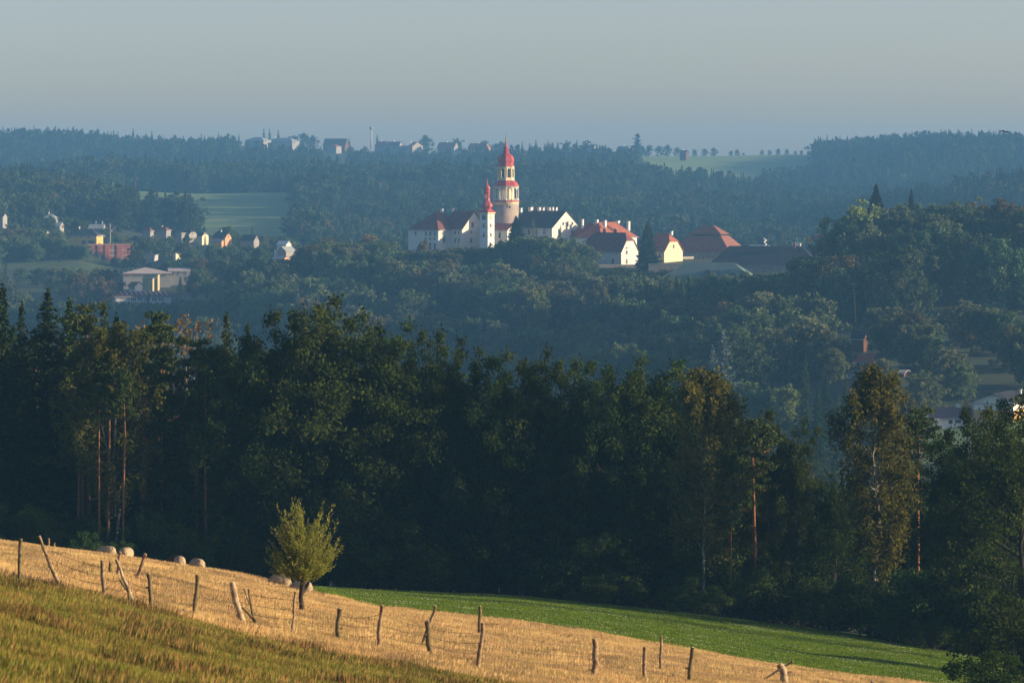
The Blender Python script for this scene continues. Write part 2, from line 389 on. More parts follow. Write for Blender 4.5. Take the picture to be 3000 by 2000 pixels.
def gh(x, y):
    """ground height at world x, y (arrays or numbers)"""
    x = np.asarray(x, float); y = np.asarray(y, float)
    yy = np.clip(y, DS[0], DS[-1])
    px = np.clip(1500 + F*x/yy, PXG[0], PXG[-1]-0.01)
    ci = (px-PXG[0])/25.0; c0 = ci.astype(int); cf = ci-c0
    k = np.clip(np.searchsorted(DS, yy, side='right')-1, 0, len(DS)-2)
    t = (yy-DS[k])/(DS[k+1]-DS[k]); hh = DS[k+1]-DS[k]
    def col(A, kk): return A[kk, c0]*(1-cf)+A[kk, c0+1]*cf
    z = (2*t**3-3*t**2+1)*col(ZG, k)+(t**3-2*t**2+t)*hh*col(TG, k)+(-2*t**3+3*t**2)*col(ZG, k+1)+(t**3-t**2)*hh*col(TG, k+1)
    z = z + np.where(y < DS[0], (DS[0]-np.clip(y, -60, DS[0]))*SLOPE0, 0)
    # small natural unevenness
    z = z + 0.10*np.sin(x*0.31+0.7*np.sin(y*0.11))*np.clip((300-y)/100, 0, 1) + 0.05*np.sin(x*1.1+y*0.9)*np.clip((250-y)/100, 0, 1)
    return z

def W(px, py, D): return Vector(((px-1500)/F*D, D, -(py-H0)/F*D))
def XZ(px, D): return (px-1500)/F*D
def zpy(py, D): return -(py-H0)/F*D
def G(px, D, up=0.0):
    x = XZ(px, D); return Vector((x, D, float(gh(x, D))+up))

def sheet(name, P, mt, kind='structure', up=0.0, smooth=True):
    """P: (rows, cols, 2) grid of x,y; heights from the ground"""
    r, c = P.shape[:2]
    V = np.zeros((r*c, 3)); V[:, :2] = P.reshape(-1, 2)
    V[:, 2] = gh(V[:, 0], V[:, 1])+up
    i = np.arange(r*c).reshape(r, c)
    Fq = np.stack([i[:-1, :-1], i[:-1, 1:], i[1:, 1:], i[1:, :-1]], -1).reshape(-1, 4)
    me = np_mesh(name, V, Fq, mt)
    if smooth: me.polygons.foreach_set('use_smooth', [True]*len(me.polygons))
    o = link(name, me)
    o['kind'] = kind
    return o

sl = np.concatenate([np.linspace(-0.9, -0.2, 30)[:-1], np.linspace(-0.2, 0.2, 220), np.linspace(0.2, 0.9, 30)[1:]])
yr = np.concatenate([np.linspace(-120, 40, 12)[:-1], np.linspace(40, 330, 120)[:-1], np.linspace(330, 1800, 150)[:-1], np.linspace(1800, 4700, 150)[:-1], np.linspace(4700, 5250, 8)])
PP = np.zeros((len(yr), len(sl), 2))
PP[:, :, 1] = yr[:, None]
PP[:, :, 0] = sl[None, :]*(np.maximum(yr, 0)[:, None]*0.8+170)
tag(sheet('ground', PP, M['terrain']), 'wooded hilly ground running from the bank to the skyline', 'ground')

def patch(name, pxs, lo, hi, mt, up, rows=40, label=None, cat=None):
    """a field sheet between distances lo(px) and hi(px)"""
    pxs = np.asarray(pxs, float)
    t = np.linspace(0, 1, rows)[:, None]
    D = lo(pxs)[None, :]*(1-t)+hi(pxs)[None, :]*t
    P = np.stack([(pxs[None, :]-1500)/F*D, D], -1)
    o = sheet(name, P, mt, up=up)
    return tag(o, label, cat)
def fn(*pts):
    xs, ys = [p[0] for p in pts], [p[1] for p in pts]
    return lambda q: np.interp(q, xs, ys)

# boundary between weedy bank, straw meadow and green pasture (as distance along each photo column)
BANK = fn((-900,117),(0,114),(600,113.5),(1000,112.5),(1400,111),(2000,109),(3000,108),(3600,106))
STRAW = fn((-900,232),(560,226),(700,206),(850,197),(1000,193),(1100,187),(1180,191),(1500,192),(1900,194),(2300,195),(2700,194),(3600,188))
EDGE = fn((-900,302),(700,300),(900,299),(1500,301),(2000,298),(2500,292),(2800,280),(3600,262))
patch('weedy_bank', np.arange(-3500, 7000, 50), lambda q: np.full_like(q, 22.0), BANK, M['bank_soil'], 0.03, 60, 'weedy green and brown grass bank in front of the fence', 'bank')
patch('straw_meadow', np.arange(-900, 3700, 25), lambda q: BANK(q)-0.3, STRAW, M['straw_soil'], 0.035, 90, 'dry straw coloured meadow where the sheep graze', 'meadow')
patch('green_pasture', np.arange(-900, 3700, 25), lambda q: STRAW(q)-0.2, EDGE, M['field_soil'], 0.04, 80, 'bright green pasture between straw meadow and dark forest', 'pasture')
patch('village_field', np.arange(340, 905, 20), lambda q: np.full_like(q, 2360.0), lambda q: np.full_like(q, 3010.0), M['far_grass'], 0.3, 60, 'smooth green field sloping up behind the village houses', 'field')
patch('skyline_field', np.arange(1830, 2560, 20), fn((1830,3500),(1900,3480),(2560,3500)), fn((1830,4330),(2560,4330)), M['far_grass'], 0.5, 60, 'pale green hilltop field meeting the sky beside the far wood', 'field')
patch('mown_field', np.arange(1860, 2420, 20), lambda q: np.full_like(q, 3560.0), fn((1860,3880),(2050,3800),(2420,3700)), M['far_stubble'], 0.9, 30, 'yellowish mown field strip under the green hilltop field', 'field')
patch('road_verge', np.arange(20, 400, 20), lambda q: np.full_like(q, 1898.0), lambda q: np.full_like(q, 1935.0), M['verge_grass'], 0.15, 16, 'grass verge with lamp posts under the unfinished brick block', 'verge')
patch('house_lawn', np.arange(2660, 3120, 20), lambda q: np.full_like(q, 846.0), lambda q: np.full_like(q, 925.0), M['far_grass'], 0.1, 16, 'small lawn around the white houses on the valley side', 'lawn')
patch('garden_clearing', np.arange(2560, 2800, 20), lambda q: np.full_like(q, 1120.0), lambda q: np.full_like(q, 1165.0), M['far_stubble'], 0.1, 12, 'shaded grassy clearing above the garden cottages', 'clearing')

# haze: one box of even air round the camera and the whole scene
mb = MB().box(-4100, 4100, -150, 5300, -112, 46)
hz = bpy.data.materials.new('haze_air'); hz.use_nodes = True
nt = hz.node_tree; nt.nodes.remove(nt.nodes['Principled BSDF'])
pv = nt.nodes.new('ShaderNodeVolumePrincipled')
pv.inputs['Color'].default_value = (*HAZE_COLOR, 1)
pv.inputs['Density'].default_value = HAZE_DENSITY
pv.inputs['Density Attribute'].default_value = ''
pv.inputs['Temperature Attribute'].default_value = ''
pv.inputs['Anisotropy'].default_value = 0.0
nt.links.new(pv.outputs[0], nt.nodes['Material Output'].inputs['Volume'])
hz.cycles.homogeneous_volume = True
haze = mb.build('haze', hz)
tag(haze, 'thin blue haze filling the valley air', 'haze', kind='stuff')

# ------------------------------------------------------------------ plants: mesh makers
def rvec(n, r=R):
    v = r.normal(size=(n, 3)); return v/np.linalg.norm(v, axis=1, keepdims=True)

def leaves_arrays(P, size, asp=1.6, r=R, up=None, droop=0.0):
    """rhombic leaf faces at P (N,3); size (N,) half-lengths. droop 0..1 pulls the long axis downwards"""
    n = len(P)
    d = rvec(n, r)
    if up is not None: d = d*(1-up[1])+np.asarray(up[0])*up[1]
    if droop: d[:, 2] -= droop*1.5
    d /= np.linalg.norm(d, axis=1, keepdims=True)
    e = np.cross(d, rvec(n, r)); e /= (np.linalg.norm(e, axis=1, keepdims=True)+1e-9)
    s = size[:, None]
    V = np.stack([P-d*s, P+e*s/asp-d*s*0.1, P+d*s, P-e*s/asp-d*s*0.1], 1).reshape(-1, 3)
    Fq = np.arange(n*4).reshape(n, 4)
    return V, Fq

def clump_points(cent, rad, n, flat=0.7, r=R, shell=0.55):
    """n points in each ellipsoid clump, mostly near its shell"""
    k = len(cent)
    d = rvec(k*n, r)
    rr = (shell+(1-shell)*r.random((k*n, 1)))
    d[:, 2] *= flat
    return np.repeat(cent, n, 0)+d*rr*np.repeat(rad, n)[:, None]

def limb(mb, p0, p1, r0, r1, r, n=5, wob=0.06, seg=4, sag=0.0):
    p0, p1 = np.array(p0, float), np.array(p1, float)
    L = np.linalg.norm(p1-p0); pts = []; rad = []
    for i in range(seg+1):
        t = i/seg
        q = p0*(1-t)+p1*t
        if 0 < i < seg: q = q+r.normal(size=3)*wob*L
        q = q+np.array((0, 0, -sag*L*4*t*(1-t)))
        pts.append(q); rad.append(r0*(1-t)+r1*t)
    mb.tube(pts, rad, n)
    return pts

def make_broad(seed, H=20.0, cw=5.0, base=0.28, nprim=16, ncl=7, nleaf=42, lsize=0.26, crad=1.0, leaf='oak_leaf', bark='dark_bark', tops=3, ragged=0.35, trunk_r=0.3, shape='tall'):
    """broadleaf tree: tapered trunk, limbs, crown of leaf clumps at the limb ends. Returns (trunk mesh, crown mesh)"""
    r = np.random.default_rng(seed)
    tb = MB(); cents = []; rads = []
    lead = []
    top = np.array((r.normal()*0.5, r.normal()*0.5, H*0.80))
    tp = limb(tb, (0, 0, -1.0), top, trunk_r, trunk_r*0.25, r, 7, 0.012, 7)
    def along(t):
        i = min(int(t*7), 6); f = t*7-i
        return np.array(tp[i])*(1-f)+np.array(tp[i+1])*f
    for k in range(nprim):
        t = (k+0.5)/nprim
        hz_ = base+(0.97-base)*t
        p0 = along(min(hz_*0.9, 0.97))
        az = k*2.4+r.normal()*0.4
        if shape == 'tall': prof = math.sin(math.pi*min(1, 0.22+t*0.72))**0.8*(1-0.28*t)
        else: prof = math.sqrt(max(0.03, 1-(2*t*0.92-0.85)**2))
        ln = cw*prof*(1+r.normal()*ragged*0.6)
        ln = max(ln, cw*0.2)
        el = 0.28+0.75*t+r.normal()*0.15
        d = np.array((math.cos(az)*math.cos(el), math.sin(az)*math.cos(el), math.sin(el)))
        p1 = p0+d*ln*1.15
        p1[2] = min(p1[2], H*1.0)
        pts = limb(tb, p0, p1, trunk_r*(0.36-0.2*t), 0.035, r, 5, 0.05, 4)
        for j in range(ncl):
            s = 0.4+0.6*(j+0.7)/ncl
            q = pts[0]*(1-s)+np.array(p1)*s
            off = r.normal(size=3)*crad*0.95*np.array((1, 1, 0.8))
            c = q+off
            cents.append(c); rads.append(crad*(0.55+0.65*r.random()))
            if j % 2: tb.tube([q, c], [0.04, 0.015], 4)
    for k in range(tops):                      # leaders that stand out of the top
        a = k*2.2+r.normal()*0.5; rr = cw*(0.25+0.4*r.random())
        p0 = along(0.70+0.12*r.random()); p1 = np.array((math.cos(a)*rr, math.sin(a)*rr, H*(0.84+0.12*r.random())))
        if k == 0: p1 = np.array((p1[0]*0.3, p1[1]*0.3, H*0.97))
        limb(tb, p0, p1, trunk_r*0.22, 0.03, r, 5, 0.06, 4)
        for j in range(9):
            s = 0.2+0.8*j/8
            cents.append(p0*(1-s)+p1*s+r.normal(size=3)*crad*(0.85-0.5*s)); rads.append(crad*(0.9-0.4*s)*(0.7+0.6*r.random()))
    cents, rads = np.array(cents), np.array(rads)
    P = clump_points(cents, rads, nleaf, 0.8, r, 0.05)+r.normal(size=(len(cents)*nleaf, 3))*0.24
    V, Fq = leaves_arrays(P, lsize*(0.6+0.8*r.random(len(P))), 1.5, r)
    return tb.mesh('trunk', M[bark], True), np_mesh('crown', V, Fq, M[leaf]), H

def make_spruce(seed, H=22.0, rad=3.4, base=0.12, step=0.55, leaf='needle', dens=1.0, droop=0.25, lsize=0.30, lean=0.0):
    r = np.random.default_rng(seed)
    tb = MB(); Ps = []; S = []; U = []
    limb(tb, (0, 0, -1), (0, 0, H*0.98), 0.26, 0.03, r, 6, 0.003, 6)
    z = base*H
    while z < H*0.985:
        t = (z-base*H)/(H*(1-base))
        Lm = rad*((1-t)**0.85)*(0.75+0.5*r.random())+0.12
        nb = max(4, int((6+3*r.random())*dens))
        a0 = r.random()*6.28
        for k in range(nb):
            a = a0+k*6.283/nb+r.normal()*0.25
            L = Lm*(0.65+0.55*r.random())
            el = 0.35*t+0.12-0.35*(1-t)
            p0 = np.array((0, 0, z))
            dirh = np.array((math.cos(a), math.sin(a), 0))
            p1 = p0+dirh*L*math.cos(el)+np.array((0, 0, L*math.sin(el)-droop*L*0.6*(1-t)))
            if L > 0.9: tb.tube([p0, p1*0.96+p0*0.04], [0.035, 0.01], 3, cap=False)
            n = max(3, int(L*7*dens))
            s = r.random(n)**0.7
            side = np.cross(dirh, (0, 0, 1))
            w = (r.random(n)-0.5)*0.55*L*(1-s*0.7)*0.9
            q = p0*(1-s)[:, None]+p1*s[:, None]+side*w[:, None]
            q[:, 2] -= r.random(n)*0.28+np.abs(w)*0.25-0.12*s**2*L
            Ps.append(q); S.append(lsize*(0.7+0.7*r.random(n))*(1-0.45*t)); U.append(np.tile(dirh*0.8+np.array((0, 0, -0.35)), (n, 1)))
        z += step*(0.7+0.5*r.random())*(1-0.35*t)
    P = np.concatenate(Ps); S = np.concatenate(S); U = np.concatenate(U)
    tip = np.stack([r.normal(size=14)*0.08, r.normal(size=14)*0.08, H*(0.955+0.045*r.random(14))], 1)
    P = np.concatenate([P, tip]); S = np.concatenate([S, np.full(14, lsize*0.6)]); U = np.concatenate([U, np.tile((0, 0, 1.0), (14, 1))])
    V, Fq = leaves_arrays(P, S, 2.2, r, up=(U, 0.55))
    return tb.mesh('trunk', M['dark_bark'], True), np_mesh('crown', V, Fq, M[leaf]), H

def make_pine(seed, H=22.0, cw=3.4, base=0.58, leaf='pine_needle', nb=16, bend=0.4, nleaf=70, lsize=0.2):
    r = np.random.default_rng(seed)
    tb = MB()
    bx_, by_ = r.normal()*bend, r.normal()*bend*0.4
    pts = [(0, 0, -1), (bx_*0.3, 0, H*0.2), (bx_*0.6, by_*0.5, H*0.45), (bx_, by_, H*0.68), (bx_*0.5+r.normal()*bend*0.5, by_, H*0.84), (r.normal()*0.2, 0, H*0.97)]
    tb.tube(pts, [0.24, 0.21, 0.18, 0.15, 0.09, 0.03], 7)
    zs = [p[2] for p in pts]
    def at(z): return np.array([np.interp(z, zs, [p[i] for p in pts]) for i in range(3)])
    cents = []; rads = []
    for k in range(nb):
        t = (k+0.4)/nb
        z = H*(base+(0.97-base)*t)
        p0 = at(z); a = k*2.4+r.normal()*0.5
        L = cw*(0.35+0.65*math.sin(math.pi*min(1, 0.25+0.75*t)))*(0.7+0.5*r.random())*(1-0.35*t**3)
        p1 = p0+np.array((math.cos(a)*L, math.sin(a)*L, L*(0.08+0.35*t)))
        limb(tb, p0, p1, 0.07*(1-0.5*t), 0.02, r, 5, 0.07, 4)
        for j in range(4):
            s = 0.4+0.6*j/3
            cents.append(p0*(1-s)+p1*s+r.normal(size=3)*0.35+np.array((0, 0, 0.15))); rads.append(0.55+0.6*r.random())
    for k in range(7):
        cents.append(at(H*(0.9+0.08*r.random()))+r.normal(size=3)*0.5); rads.append(0.7)
    for k in range(5):                       # dead stubs on the bare trunk
        z = H*(0.25+0.3*r.random()); p0 = at(z); a = r.random()*6.28; L = 0.7+1.2*r.random()
        tb.tube([p0, p0+np.array((math.cos(a)*L, math.sin(a)*L, L*0.2))], [0.03, 0.008], 4)
    P = clump_points(np.array(cents), np.array(rads), nleaf, 0.42, r, 0.3)
    V, Fq = leaves_arrays(P, lsize*(0.7+0.6*r.random(len(P))), 2.4, r, up=((0, 0, 1), 0.25))
    return tb.mesh('trunk', M['pine_bark'], True), np_mesh('crown', V, Fq, M[leaf]), H

def make_birch(seed, H=20.0, cw=3.4, base=0.22, leaf='birch_leaf', nb=26, nstr=7, nleaf=26, lsize=0.13, forks=2, dead=0.0):
    r = np.random.default_rng(seed)
    tb = MB(); Ps = []
    stems = []
    for f in range(forks):
        a = r.random()*6.28; o = 0.0 if f == 0 else cw*(0.25+0.2*r.random())
        top = np.array((math.cos(a)*o, math.sin(a)*o*0.6, H*(0.99 if f == 0 else 0.82+0.1*r.random())))
        h0 = -1.0 if f == 0 else H*(0.18+0.12*r.random())
        p = limb(tb, (0, 0, h0), top, 0.13 if f == 0 else 0.08, 0.02, r, 6, 0.008, 7)
        stems.append(np.array(p))
    for k in range(nb):
        st = stems[k % forks]
        t = 0.04+0.95*(k+0.5)/nb
        h = base+(1-base)*t
        i = np.interp(h*H, st[:, 2], np.arange(len(st)))
        i0 = min(int(i), len(st)-2); p0 = st[i0]*(1-(i-i0))+st[i0+1]*(i-i0)
        a = k*2.4+r.normal()*0.4
        L = cw*(math.sin(math.pi*min(1, 0.18+0.8*t))**0.8)*(0.65+0.5*r.random())
        p1 = p0+np.array((math.cos(a)*L*0.92, math.sin(a)*L*0.92, L*(0.95+0.5*t)))
        p1[2] = min(p1[2], H)
        pts = limb(tb, p0, p1, 0.038*(1-0.5*t), 0.008, r, 4, 0.05, 4)
        if r.random() < dead: continue
        for j in range(nstr):                   # hanging twigs
            s = 0.3+0.7*r.random()
            q = p0*(1-s)+p1*s+r.normal(size=3)*0.25
            Lh = (0.7+1.3*r.random())*(1.1-0.6*t)
            u = r.random(nleaf)
            pp = q+np.stack([r.normal(size=nleaf)*0.17, r.normal(size=nleaf)*0.17, 0.35*(1-u)-u*Lh], 1)
            Ps.append(pp)
    P = np.concatenate(Ps)
    V, Fq = leaves_arrays(P, lsize*(0.7+0.7*r.random(len(P))), 1.4, r, droop=0.3)
    return tb.mesh('trunk', M['birch_bark'], True), np_mesh('crown', V, Fq, M[leaf]), H

def make_bush(seed, H=2.4, cw=1.5, leaf='bush_leaf', n=28, nleaf=150, lsize=0.06):
    r = np.random.default_rng(seed); tb = MB()
    cents, rads = [], []
    for k in range(n):
        a = r.random()*6.28; q = cw*math.sqrt(r.random()); z = H*(0.2+0.7*r.random())*(1-0.35*(q/cw)**2)
        c = np.array((math.cos(a)*q, math.sin(a)*q, z)); cents.append(c); rads.append(0.28*H*(0.6+0.5*r.random())*0.7)
        limb(tb, (c[0]*0.1, c[1]*0.1, -0.2), c, 0.03, 0.01, r, 4, 0.04, 3)
    P = clump_points(np.array(cents), np.array(rads), nleaf, 0.85, r, 0.3)
    V, Fq = leaves_arrays(P, lsize*(0.7+0.6*r.random(len(P))), 1.7, r)
    return tb.mesh('trunk', M['bark'], True), np_mesh('crown', V, Fq, M[leaf]), H

PROTO = {}
for i in range(5):
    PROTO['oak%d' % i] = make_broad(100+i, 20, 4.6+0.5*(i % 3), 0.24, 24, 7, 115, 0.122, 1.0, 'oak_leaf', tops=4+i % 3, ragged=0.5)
for i in range(6):
    PROTO['broad%d' % i] = make_broad(200+i, 18, 6.2+0.6*(i % 3), 0.12, 26, 7, 46, 0.36, 1.5, 'broad_leaf', 'bark', tops=3, ragged=0.22, shape='round')
PROTO['rust0'] = make_broad(301, 15, 5.4, 0.12, 22, 7, 46, 0.34, 1.4, 'rust_leaf', 'bark', tops=2, shape='round')
PROTO['lime0'] = make_broad(302, 15, 5.2, 0.12, 22, 7, 46, 0.34, 1.4, 'lime_leaf', 'bark', tops=2, shape='round')
PROTO['pale0'] = make_broad(303, 16, 6.0, 0.12, 24, 7, 46, 0.32, 1.4, 'pale_leaf', 'bark', tops=3, shape='round')
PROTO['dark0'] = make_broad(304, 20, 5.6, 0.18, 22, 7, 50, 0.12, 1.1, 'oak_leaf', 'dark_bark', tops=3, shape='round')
for i in range(4):
    PROTO['spruce%d' % i] = make_spruce(400+i, 22, 3.2+0.4*(i % 2), 0.10, 0.5, 'needle', 1.15)
for i in range(2):
    PROTO['fir%d' % i] = make_spruce(420+i, 22, 3.6, 0.06, 0.55, 'far_needle', 1.0, lsize=0.38)
PROTO['blue0'] = make_spruce(430, 18, 3.6, 0.04, 0.55, 'blue_needle', 1.0, lsize=0.36)
for i in range(3):
    PROTO['pine%d' % i] = make_pine(500+i, 22, 3.6, 0.55, bend=0.5)
PROTO['thick0'] = make_spruce(450, 22, 4.9, 0.02, 0.40, 'needle', 1.9, lsize=0.42)
PROTO['tallpine0'] = make_pine(515, 22, 2.6, 0.76, nb=12, bend=0.35)
PROTO['tallpine1'] = make_pine(516, 22, 2.4, 0.74, nb=12, bend=0.5)
PROTO['bentpine0'] = make_pine(511, 19, 3.2, 0.62, bend=1.3)
PROTO['fullpine0'] = make_pine(512, 22, 4.2, 0.30, nb=26)
for i in range(2):
    PROTO['birch%d' % i] = make_birch(600+i, 20, 3.4, 0.22, nb=58, nstr=9, nleaf=26)
PROTO['dryb0'] = make_birch(610, 18, 2.6, 0.45, 'dry_leaf', nb=20, nstr=3, nleaf=9, dead=0.4)
PROTO['larch0'] = make_spruce(440, 20, 3.0, 0.1, 0.6, 'pale_leaf', 0.8, lsize=0.3)
for i in range(3):
    PROTO['bush%d' % i] = make_bush(700+i)
PROTO['darkbush0'] = make_bush(711, leaf='oak_leaf', n=30, nleaf=150)
# light versions for trees two to four kilometres away
for i in range(5):
    PROTO['farbroad%d' % i] = make_broad(800+i, 17, 5.4, 0.10, 16, 4, 34, 0.52, 1.8, 'far_leaf', 'bark', tops=2, shape='round')
for i in range(3):
    PROTO['farspruce%d' % i] = make_spruce(820+i, 20, 3.0, 0.08, 1.1, 'far_needle', 0.75, lsize=0.75)
for i in range(2):
    PROTO['fartrunk%d' % i] = make_pine(840+i, 20, 3.2, 0.45, 'far_needle', nb=10, nleaf=14, lsize=0.6)

LAST = {}
VIEWS = [  # (column from, to, distance of what is seen, topmost row that nearer trees may reach)
 (1180,1290,1680,732),(1290,1425,1680,724),(1425,1485,1680,704),(1485,1625,1690,692),(1625,1705,1690,698),(1705,1745,1690,720),(1745,1875,1640,808),(1875,1945,1640,800),(1945,2060,1690,792),(1930,2230,1562,806),(2180,2300,1612,800),(2300,2400,1612,752),
 (500,640,1690,825),(640,700,1690,780),(700,820,1720,752),(820,900,1720,722),(900,1000,1720,702),(1000,1060,1720,712),(1060,1180,1720,704),
 (203,297,2000,715),(262,384,1985,752),(362,562,1790,806),(400,465,1765,842),(375,400,1745,855),(342,502,1690,884),(530,640,1690,872),(498,590,1995,707),(615,685,1985,712),(695,765,1995,716),(412,500,2030,688),(255,312,2060,682),(120,172,2100,640),(798,862,1835,758),(425,455,1950,772),(500,530,1940,760),
 (2722,2862,905,1250),(2930,3010,900,1232),(2500,2556,1000,1070),(2494,2548,1060,992),(2484,2532,960,1114),(350,860,2960,690),(20,400,1936,783),(700,1860,4140,429)]
def allowed(px, D, H, half, wide, height):
    """the tree height that keeps the protected views open"""
    b = float(gh(XZ(px, D), D))
    for a, c, dv, row_ in VIEWS:
        hw = half*height/H*wide*F/D*0.75
        if D < dv-1 and D > 500 and px+hw > a and px-hw < c:
            height = min(height, zpy(row_, D)-b)
    return height

def put_tree(name, key, px, D, top=None, height=None, label=None, group=None, cat='tree', rz=None, wide=1.0, parts=True, sink=0.0):
    """a tree standing on the ground in photo column px at distance D, its tip at photo row top"""
    tm, cm, H = PROTO[key]
    b = G(px, D)
    if height is None: height = zpy(top, D)-b.z
    LAST['top'] = H0-(b.z+height)/D*F
    s = height/H
    rz = rnd.random()*6.28 if rz is None else rz
    b.z -= sink
    if parts:
        e = empty(name, b, rz)
        e.scale = (s*wide, s*wide, s)
        link('trunk', tm, e); link('crown', cm, e)
    else:
        e = link(name, cm); e.location = b; e.rotation_euler = (0, 0, rz); e.scale = (s*wide, s*wide, s)
    return tag(e, label, cat, group)

# scatter of uncountable plants: vertices carry rotation, size and kind; geometry nodes set a copy of a plant mesh on each
def scatter(name, P, protos, scale, rot=None, label=None, cat=None, seed=1):
    n = len(P); r = np.random.default_rng(seed)
    me = bpy.data.meshes.new(name)
    me.vertices.add(n); me.vertices.foreach_set('co', np.ascontiguousarray(P, dtype=np.float32).ravel())
    if rot is None: rot = np.stack([np.zeros(n), np.zeros(n), r.random(n)*6.283], 1)
    if np.ndim(scale) == 1: scale = np.repeat(np.asarray(scale)[:, None], 3, 1)
    for nm, typ, arr in (('rot', 'FLOAT_VECTOR', rot), ('siz', 'FLOAT_VECTOR', scale)):
        a = me.attributes.new(nm, typ, 'POINT'); a.data.foreach_set('vector', np.ascontiguousarray(arr, dtype=np.float32).ravel())
    a = me.attributes.new('kin', 'INT', 'POINT'); a.data.foreach_set('value', r.integers(0, len(protos), n).astype(np.int32))
    o = link(name, me)
    ng = bpy.data.node_groups.new(name+'_plants', 'GeometryNodeTree')
    ng.interface.new_socket('Geometry', in_out='INPUT', socket_type='NodeSocketGeometry')
    ng.interface.new_socket('Geometry', in_out='OUTPUT', socket_type='NodeSocketGeometry')
    N, L = ng.nodes, ng.links
    gi, go = N.new('NodeGroupInput'), N.new('NodeGroupOutput')
    ip = N.new('GeometryNodeInstanceOnPoints'); L.new(gi.outputs[0], ip.inputs['Points'])
    g2 = N.new('GeometryNodeJoinGeometry')
    for me_ in reversed(protos):
        po = PROTO_OBJ.get(me_.name)
        if po is None:
            po = PROTO_OBJ[me_.name] = bpy.data.objects.new('plant_form', me_)
        oi = N.new('GeometryNodeObjectInfo'); oi.inputs['Object'].default_value = po; oi.inputs['As Instance'].default_value = False
        gt = N.new('GeometryNodeGeometryToInstance'); L.new(oi.outputs['Geometry'], gt.inputs[0]); L.new(gt.outputs[0], g2.inputs[0])
    L.new(g2.outputs[0], ip.inputs['Instance'])
    ip.inputs['Pick Instance'].default_value = True
    for nm, typ, sock in (('kin', 'INT', 'Instance Index'), ('rot', 'FLOAT_VECTOR', 'Rotation'), ('siz', 'FLOAT_VECTOR', 'Scale')):
        na = N.new('GeometryNodeInputNamedAttribute'); na.data_type = typ; na.inputs['Name'].default_value = nm
        L.new(na.outputs['Attribute'], ip.inputs[sock])
    L.new(ip.outputs[0], go.inputs[0])
    md = o.modifiers.new('plants', 'NODES'); md.node_group = ng
    return tag(o, label, cat, kind='stuff')
PROTO_OBJ = {}

def whole(key):
    """trunk and crown of a plant form as one mesh"""
    tm, cm, H = PROTO[key]
    nm = key+'_whole'
    if nm in bpy.data.meshes: return bpy.data.meshes[nm]
    V, Fs, mi = [], [], []
    off = 0
    me = bpy.data.meshes.new(nm)
    vv, ff = [], []
    for k, m_ in enumerate((tm, cm)):
        co = np.zeros(len(m_.vertices)*3, np.float32); m_.vertices.foreach_get('co', co)
        vv.append(co.reshape(-1, 3))
        ff += [tuple(i+off for i in p.vertices) for p in m_.polygons]
        mi += [k]*len(m_.polygons); off += len(m_.vertices)
    me.from_pydata(np.concatenate(vv).tolist(), [], ff)
    me.materials.append(tm.materials[0]); me.materials.append(cm.materials[0])
    me.polygons.foreach_set('material_index', mi); me.update()
    return me

# ------------------------------------------------------------------ far woods that read as one mass
def wood(name, zones, protos, spacing, hr=(14, 20), label=None, seed=1, keep=None):
    r = np.random.default_rng(seed); pts = []
    for (p0, p1, d0, d1) in zones:
        wmid = (p1-p0)/F*(d0+d1)/2
        n = int(abs(wmid)*(d1-d0)/spacing**2)
        D = d0+(d1-d0)*r.random(n); px = p0+(p1-p0)*r.random(n)
        k = np.ones(n, bool) if keep is None else keep(px, D)
        D, px = D[k], px[k]
        x = (px-1500)/F*D
        pts.append(np.stack([x, D, gh(x, D)-0.3], 1))
    P = np.concatenate(pts)
    h = hr[0]*0.8+(hr[1]*1.12-hr[0]*0.8)*r.random(len(P))**0.8
    # taller and shorter stands
    h *= 0.9+0.2*np.sin(P[:, 0]*0.021+1.3*np.sin(P[:, 1]*0.013))
    s = (h/18.0)
    sc = np.stack([s*(0.7+0.6*r.random(len(P))), s*(0.7+0.6*r.random(len(P))), s], 1)
    return scatter(name, P, [whole(k) for k in protos], sc, None, label, 'woodland', seed)
mixed = ['farbroad0', 'farbroad1', 'farbroad2', 'farbroad3', 'farbroad4', 'farspruce2', 'farspruce0', 'farspruce1', 'fartrunk0']
conif = ['farspruce0', 'farspruce1', 'farspruce2', 'fartrunk0', 'fartrunk1', 'farbroad0']
wood('far_ridge_wood', [(-500, 1870, 3640, 4330)], conif+['farbroad1'], 9.5, (13, 18), 'blue hazy forest on the far ridge under the skyline village', 21,
     keep=lambda px, D: ~((px > 690) & (D > 3960) & (px < 1860)) & ~((np.abs(px-985) < 45) & (np.abs(D-3900) < 130)) & ~((np.abs(px-1020) < 25) & (np.abs(D-3700) < 70)))
wood('middle_ridge_wood', [(-400, 1900, 2960, 3400)], mixed, 8.5, (15, 21), 'dark wooded ridge above the smooth green field', 22,
     keep=lambda px, D: ~((px > 335) & (px < 900) & (D < 3010)))
wood('left_hill_wood', [(-500, 350, 2170, 2960), (350, 560, 2290, 2470)], mixed, 8.5, (15, 20), 'dark wooded hillside rising behind the yellow house', 23,
     keep=lambda px, D: (D > 2250) | (px < 150))
wood('gorge_wood', [(960, 2560, 1900, 2960), (860, 980, 2200, 2960)], mixed+['farbroad1'], 8.5, (14, 20), 'blue wooded gorge side behind the castle towers', 24)
wood('east_ridge_wood', [(2230, 3500, 2450, 3650), (2385, 3500, 3650, 4380), (1850, 2060, 2960, 3260), (2060, 2300, 2960, 3420)], conif, 9.0, (14, 19), 'blue spruce forest on the ridge beyond the hilltop field', 25)

